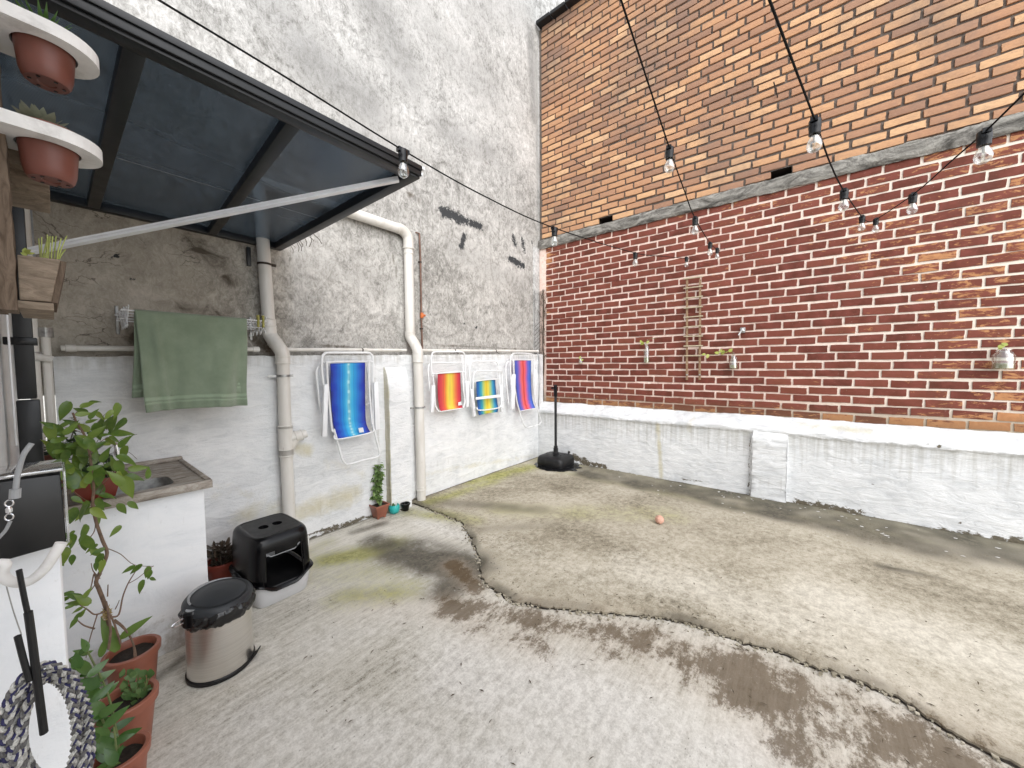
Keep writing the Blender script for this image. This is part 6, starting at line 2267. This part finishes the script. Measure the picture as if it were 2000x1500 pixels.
# ================================================================== HANGING PLANTERS, HOOK AND ROPE AT THE LEFT EDGE
def build_left_edge():
    def shelf(label, zt, yc, x_end):
        t = thing('shelf_board', label, 'shelf', (XL, yc, zt), 'white pot shelves on the house wall')
        th = .030
        r = .088
        cxp = x_end - r
        out = [(XL + .002, yc - r), (cxp, yc - r)] + [(cxp + r * math.sin(a), yc - r * math.cos(a)) for a in np.linspace(.12, math.pi - .12, 18)] + [(cxp, yc + r), (XL + .002, yc + r)]
        hole = [(cxp - .002 + .053 * math.cos(a), yc + .053 * math.sin(a)) for a in np.linspace(0, 2 * math.pi, 32, endpoint=False)]
        bm = bmesh.new()
        off = Vector(t.location)
        ed = []
        for lp in (out, hole):
            vv = [bm.verts.new(Vector((x, y, zt - th)) - off) for x, y in lp]
            ed += [bm.edges.new((vv[i], vv[(i + 1) % len(vv)])) for i in range(len(vv))]
        r_ = bmesh.ops.triangle_fill(bm, use_beauty=True, use_dissolve=False, edges=ed)
        fc = [f for f in bm.faces]
        ex = bmesh.ops.extrude_face_region(bm, geom=fc)
        bmesh.ops.translate(bm, verts=[v for v in ex['geom'] if isinstance(v, bmesh.types.BMVert)], vec=(0, 0, th))
        bmesh.ops.recalc_face_normals(bm, faces=bm.faces)
        me = bpy.data.meshes.new('board')
        bm.to_mesh(me)
        bm.free()
        me.materials.append(MAT['chalk_board'])
        o = bpy.data.objects.new('board', me)
        COL.objects.link(o)
        o.parent = t
        return cxp - .002

    def hung_pot(label, x, yc, zt, kind):
        c = np.array([x, yc, zt - .105])
        t = thing('shelf_plant', label, 'potted plant', c)
        b = MB()
        b.lathe([(.014, .0), (.016, -.002), (.036, -.002), (.040, .004), (.044, .02), (.0505, .098), (.0505, .1055), (.059, .106), (.060, .120), (.056, .121), (.050, .12), (.046, .10), (0, .095)], c, 36)
        b.build('pot', 'pot_brown', t, smooth=35)
        for a in np.linspace(0, 6.28, 7)[:6]:
            b = MB()
            p = c + np.array([.027 * math.cos(a), .027 * math.sin(a), -.0025])
            b.lathe([(.0035, 0), (.0035, -.0012)], p, 10)
            b.build('drain_hole', 'black_plastic', t, smooth=0)
        b = MB()
        b.grid(lambda u, v: (c[0] + .047 * v * math.cos(u * 6.2832), c[1] + .047 * v * math.sin(u * 6.2832), c[2] + .106 + .006 * nz(u * 6, v * 4)), 18, 5)
        b.build('soil', 'soil', t, smooth=60)
        if kind == 'spiky':
            me = leaf_mesh('leaf', .075, .012, 'leaf_zz', .5, -.15, .5, 5)
            for k in range(26):
                a = k * 2.4
                e = .35 + .9 * (k / 26)
                leaf_at(t, me, c + np.array([0, 0, .108]), (math.cos(a) * 1.0, math.sin(a), e), (0, 0, 1), rng.uniform(.8, 1.15))
        else:
            me = leaf_mesh('leaf', .048, .022, 'leaf_succulent', .25, -.12, .1, 5)
            for k in range(30):
                a = k * 2.4
                e = .25 + 1.4 * (k / 30) ** 1.3
                h = .02 * (k / 30)
                leaf_at(t, me, c + np.array([.012 * math.cos(a) - .012, .012 * math.sin(a), .110 + h]), (math.cos(a), math.sin(a), e), (0, 0, 1), rng.uniform(.75, 1.15) * (1.15 - .4 * k / 30))

    y1 = 1.4 + .088
    z2, z1 = 2.027, 2.265
    x = shelf('white round-ended shelf board holding a succulent pot, lower of the two at the left edge', z2, y1, .106)
    hung_pot('brown pot with a pale succulent rosette, sunk in the lower white shelf', x, y1, z2, 'rosette')
    x = shelf('white round-ended shelf board holding a spiky plant, upper of the two at the left edge', z1, y1, .110)
    hung_pot('brown pot with a spiky green plant, sunk in the upper white shelf', x, y1, z1, 'spiky')
    # weathered pallet that carries the planters
    t = thing('wooden_pallet', 'weathered dark wood pallet frame on the house wall at the left edge', 'pallet', (XL, 1.6, 1.6))
    for k, (ya, yb, xa, xb, za, zb) in enumerate(((1.50, 1.60, XL + .005, -.072, 1.605, 2.62), (1.47, 1.565, -.0715, -.047, 1.59, 2.0), (1.62, 1.72, XL + .005, -.07, 1.60, 2.62), (1.52, 1.60, -.0715, -.052, 2.03, 2.62))):
        b = MB()

        def plank(u, v, A=(xa, xb, ya, yb, za, zb)):
            pass
        n = 24
        vs, fs = [], []
        for i in range(n + 1):
            z = za + (zb - za) * i / n
            for (px, py) in ((xa, ya), (xb, ya), (xb, yb), (xa, yb)):
                vs.append((px + .003 * nz(px * 40, z * 22, k), py + .004 * nz(py * 30, z * 25, k + 4), z))
        for i in range(n):
            for j in range(4):
                fs.append((i * 4 + j, i * 4 + (j + 1) % 4, (i + 1) * 4 + (j + 1) % 4, (i + 1) * 4 + j))
        fs += [(3, 2, 1, 0), (n * 4, n * 4 + 1, n * 4 + 2, n * 4 + 3)]
        b.add(vs, fs)
        b.build('plank', 'old_wood', t, smooth=25)
    p0, p1 = PY(16, 330, 1.62), PY(98, 384, 1.62)
    b = MB()
    b.box(-.07, p1[0], 1.60, 1.80, p1[2], p0[2] + .03)
    b.build('block', 'planter_wood', t, bevel=.003)
    b = MB()
    b.box(-.07, PY(76, 300, 1.56)[0], 1.555, 1.598, PY(76, 333, 1.56)[2], PY(76, 285, 1.56)[2])
    b.build('block', 'planter_wood', t, bevel=.003)
    # box planter with sprouts
    Y0, Y1 = 1.50, 1.78
    q = {k: PY(*v, Y0) for k, v in dict(a=(33, 497), b=(118, 507), c=(100, 590), d=(38, 585)).items()}
    t = thing('wooden_planter', 'rough tapered wooden box planter with thin green sprouts, hung on the pallet', 'planter', (-.05, 1.6, q['c'][2]))

    def board(nm, pts, y0, y1):
        b = MB()
        lo = [np.array([p[0], y0, p[2]]) for p in pts]
        hi = [np.array([p[0], y1, p[2]]) for p in pts]
        b.hexa(hi[::-1], lo[::-1]) if False else b.add(lo + hi, [(0, 1, 2, 3), (7, 6, 5, 4), (0, 4, 5, 1), (1, 5, 6, 2), (2, 6, 7, 3), (3, 7, 4, 0)])
        return b.build(nm, 'planter_wood', t, smooth=20, bevel=.002)
    board('front_board', [q['a'], q['b'], q['c'], q['d']], Y0, Y0 + .014)
    board('back_board', [q['a'], q['b'], q['c'], q['d']], Y1 - .014, Y1)
    b = MB()
    bx, cx_ = q['b'], q['c']
    b.add([(bx[0], Y0 + .0145, bx[2]), (bx[0] + .010, Y0 + .0145, bx[2] - .002), (cx_[0] + .010, Y0 + .0145, cx_[2]), (cx_[0], Y0 + .0145, cx_[2]), (bx[0], Y1 - .0145, bx[2]), (bx[0] + .010, Y1 - .0145, bx[2] - .002), (cx_[0] + .010, Y1 - .0145, cx_[2]), (cx_[0], Y1 - .0145, cx_[2])],
          [(0, 1, 2, 3), (7, 6, 5, 4), (0, 4, 5, 1), (1, 5, 6, 2), (2, 6, 7, 3), (3, 7, 4, 0)])
    b.build('side_board', 'old_wood', t, smooth=20)
    b = MB()
    b.box(q['d'][0] - .004, q['c'][0] + .004, Y0 + .002, Y1, q['c'][2] - .021, q['c'][2] - .002)
    b.build('bottom_board', 'planter_wood', t, bevel=.002)
    b = MB()
    b.grid(lambda u, v: (q['a'][0] + .004 + u * (q['b'][0] - q['a'][0] - .006), Y0 + .015 + v * (Y1 - Y0 - .03), q['b'][2] - .014 + .005 * nz(u * 8, v * 12)), 12, 16)
    b.build('soil', 'soil', t, smooth=60)
    for k in range(14):
        px = 78 + rng.uniform(-8, 46)
        hgt = rng.uniform(14, 48)
        lean = rng.uniform(-4, 10) + (px - 85) * .25
        yy = Y0 + rng.uniform(.03, .12)
        b = MB()
        b.tube(spline([PY(px, 506, yy), PY(px + lean * .4, 506 - hgt * .5, yy), PY(px + lean, 506 - hgt, yy)], 5), .0014, 5)
        b.build('sprout', 'leaf_pale', t)
    mw = leaf_mesh('leaf', .02, .016, 'leaf_pale', .2, .1, .0, 4)
    leaves_px(t, mw, .02, [(46, 496, 14, 160), (55, 492, 15, 40), (62, 495, 13, 10), (50, 490, 12, 100)], Y0 + .05, .01)
    # glossy black box in a clear cover on the pier
    p = [PY(0, 940, .95), PY(118, 925, .95), PY(130, 1060, .95), PY(25, 1097, .95)]
    t = thing('black_box', 'glossy black box with a clear plastic cover on top of the white pier', 'box', (-.05, .97, 1.152))
    b = MB()
    b.hexa([(XL + .006, .95, 1.152), (.0012, .95, 1.160), (.0012, 1.03, 1.160), (XL + .006, 1.03, 1.152)], [(XL + .006, .95, 1.280), (-.0004, .95, 1.277), (-.0004, 1.03, 1.277), (XL + .006, 1.03, 1.280)])
    b.build('case', 'glossy_black', t, bevel=.003)
    b = MB()
    b.box(XL + .004, .0026, .950, 1.05, 1.2815, 1.287)
    b.box(.0018, .0050, .950, 1.05, 1.160, 1.281)
    b.build('clear_cover', 'clear_cover', t, bevel=.003)
    # white J hook, black snap handle, braided leash and a swivel cord
    Yh = .75
    t = thing('wall_hook', 'chipped white metal hook on the house wall, holding the braided rope', 'hook', PY(20, 1135, Yh))
    b = MB()
    pts = [np.array([XL, .80, 1.215]), np.array([-.09, .76, 1.205])] + [PY(*v, Yh) for v in ((2, 1100), (4, 1122), (22, 1136), (55, 1136), (86, 1112), (108, 1080), (120, 1060))]
    S = spline(pts, 6)
    b.tube(S, list(np.linspace(.0052, .0058, len(S))), 14)
    b.build('hook_bar', 'chalk_board', t)
    t = thing('snap_handle', 'black plastic strap handle hanging from the white hook over the coiled rope', 'strap', PY(60, 1300, .735))
    for nm, pts, r in (('strap', [(37, 1113), (42, 1140), (50, 1180), (58, 1215), (62, 1250)], .0022), ('shaft', [(55, 1195), (64, 1260), (74, 1340), (86, 1432)], .0032), ('latch', [(34, 1242), (45, 1285), (58, 1330)], .0026)):
        b = MB()
        P = [PY(*v, .735) for v in pts]
        S = spline(P, 5)
        for i in range(len(S) - 1):
            pass
        b.tube(S, r * 1.15, 8)
        b.build(nm, 'matt_black', t)
    t = thing('swivel_cord', 'grey cord with a small metal swivel hanging in front of the black box', 'cord', PY(30, 960, .78))
    for nm, pts, r, mt in (('cord', [(62, 866), (45, 890), (34, 930), (30, 965)], .0028, 'silver_grey'), ('crimp', [(30, 955), (29, 973)], .005, 'silver_grey'), ('line', [(20, 1018), (12, 1034), (2, 1046), (-12, 1060)], .0018, 'silver_grey'), ('line', [(6, 1120), (25, 1190), (42, 1240)], .0006, 'zinc')):
        b = MB()
        b.tube(spline([PY(*v, .78) for v in pts], 5), r, 10)
        b.build(nm, mt, t)
    for cyp in (983, 1010):
        c = PY(18, cyp, .78)
        b = MB()
        b.tube([c + np.array([.0032 * math.cos(a), 0, .0042 * math.sin(a)]) for a in np.linspace(0, 6.2832, 16, endpoint=False)], .0008, 6, closed=True)
        b.build('ring', 'chrome', t)
    c0, c1 = PY(18, 990, .78), PY(18, 1003, .78)
    b = MB()
    b.lathe([(.0015, 0), (.0028, .002), (.0028, .0065), (.0015, .0085)], c1, 12)
    b.build('swivel', 'chrome', t)
    # coiled three strand rope
    t = thing('coiled_rope', 'thick braided rope of navy, grey and white strands, coiled on the hook', 'rope', PY(95, 1400, .76))
    path = []
    turns = 7
    for k in range(turns * 40):
        a = 2 * math.pi * k / 40
        i = k / 40
        w1 = nz(i * 1.3, 3)
        cxp = 94 + 20 * nz(i * .9, 1)
        rx = float(np.interp(i, range(8), (84, 56, 92, 44, 76, 60, 88, 66)))
        ry = float(np.interp(i, range(8), (168, 140, 178, 122, 160, 150, 172, 150)))
        x = cxp + rx * math.sin(a) * (1 - .15 * math.cos(a))
        y = 1312 + 16 * math.sin(i * 2.1) + ry * (1 - math.cos(a)) * .75
        yy = .775 + .030 * math.cos(a * .5 + i * 1.7) + .030 * nz(i * 2.1, 9) + .012 * math.sin(a)
        path.append(PY(x, y, yy))
    path = [np.array(p) for p in path]
    S = spline(path, 3)
    D_ = np.cumsum([0] + [np.linalg.norm(S[i + 1] - S[i]) for i in range(len(S) - 1)])
    nn = int(D_[-1] / .0022)
    SS = np.linspace(0, D_[-1], nn)
    P3 = np.stack([np.interp(SS, D_, [p[j] for p in S]) for j in range(3)], 1)
    T = np.gradient(P3, axis=0)
    T /= np.linalg.norm(T, axis=1)[:, None]
    ref = np.array([0.0, 1, 0.1])
    U = np.cross(T, ref)
    U /= np.linalg.norm(U, axis=1)[:, None]
    Wv = np.cross(T, U)
    for j, key in enumerate(('navy', 'white', 'grey', 'white', 'white', 'grey')):
        ph = SS / .024 * 2 * math.pi + (j % 3) * 2 * math.pi / 3
        off = .0009 * (1 if j < 3 else -1)
        Q = P3 + U * (.0029 * np.sin(ph) + off)[:, None] + Wv * (.0019 * np.sin(2 * ph) + off * .6)[:, None]
        b = MB()
        b.tube([q for q in Q], .0015, 6)
        b.build('strand', 'rope_' + key, t, smooth=80)


build_left_edge()


# ---- leaf litter and grit on the floor
def build_litter_bits():
    b = MB()
    for k in range(760):
        x, y = rng.uniform(.6, 4.6), rng.uniform(-1.2, 3.0)
        if rng.random() < .4:
            x = at_y(EDGE, y) + rng.normal(0, .12)
        if k % 5 == 0:
            x, y = (XP - abs(rng.normal(.01, .03)), rng.uniform(-1.2, 3.1)) if k % 2 else (rng.uniform(.6, 4.6), YD - abs(rng.normal(.01, .03)))
        z = .030 if x > at_y(EDGE, y) + .03 else .0035 + .004
        a, L, wd = rng.uniform(0, 6.28), rng.uniform(.004, .016), rng.uniform(.0012, .004)
        d, e = np.array([math.cos(a), math.sin(a), 0]) * L, np.array([-math.sin(a), math.cos(a), 0]) * wd
        c = np.array([x, y, z])
        up = np.array([0, 0, .002])
        b.add([c - d, c + e + up, c + d, c - e + up], [(0, 1, 2), (0, 2, 3)])
    o = b.build('leaf_litter', 'crumb', None, smooth=0, kind='stuff')
    o['label'] = 'dry leaf crumbs and grit strewn over the concrete floor'


build_litter_bits()


def build_rubble():
    b = MB()
    for k in range(420):
        y = rng.uniform(-.8, 3.0)
        x = at_y(EDGE, y) - abs(rng.normal(.0, .022)) + .006
        r = rng.uniform(.002, .0075) * (1.5 if rng.random() < .1 else 1)
        q = [np.array([x, y, .004]) + np.array([sx * r * rng.uniform(.6, 1.3), sy * r * rng.uniform(.6, 1.3), z * r * rng.uniform(.5, 1.4)]) for z in (0, 1) for sx, sy in ((-1, -1), (1, -1), (1, 1), (-1, 1))]
        b.hexa(q[:4], q[4:])
    b.build('crack_rubble', 'slab', None, smooth=0, kind='stuff')


build_rubble()


def build_paint_flakes():
    b = MB()
    for k in range(64):
        y = rng.uniform(-1.3, 2.6)
        if k % 2:
            y = rng.choice([.55, -.15, -.55, 1.2]) + rng.normal(0, .1)
        x = XP - .03 - abs(rng.normal(0, .30))
        r = rng.uniform(.003, .011)
        a = rng.uniform(0, 6.28)
        q = [(x + r * rng.uniform(.5, 1.3) * math.cos(a + i * 1.05), y + r * 1.6 * rng.uniform(.5, 1.3) * math.sin(a + i * 1.05), .0285 + rng.uniform(0, .0015)) for i in range(6)]
        b.add(q, [tuple(range(6))])
    o = b.build('paint_flakes', 'chalk_board', None, smooth=0, kind='stuff')
    o['label'] = 'white paint flakes fallen on the concrete along the plinth wall'


build_paint_flakes()
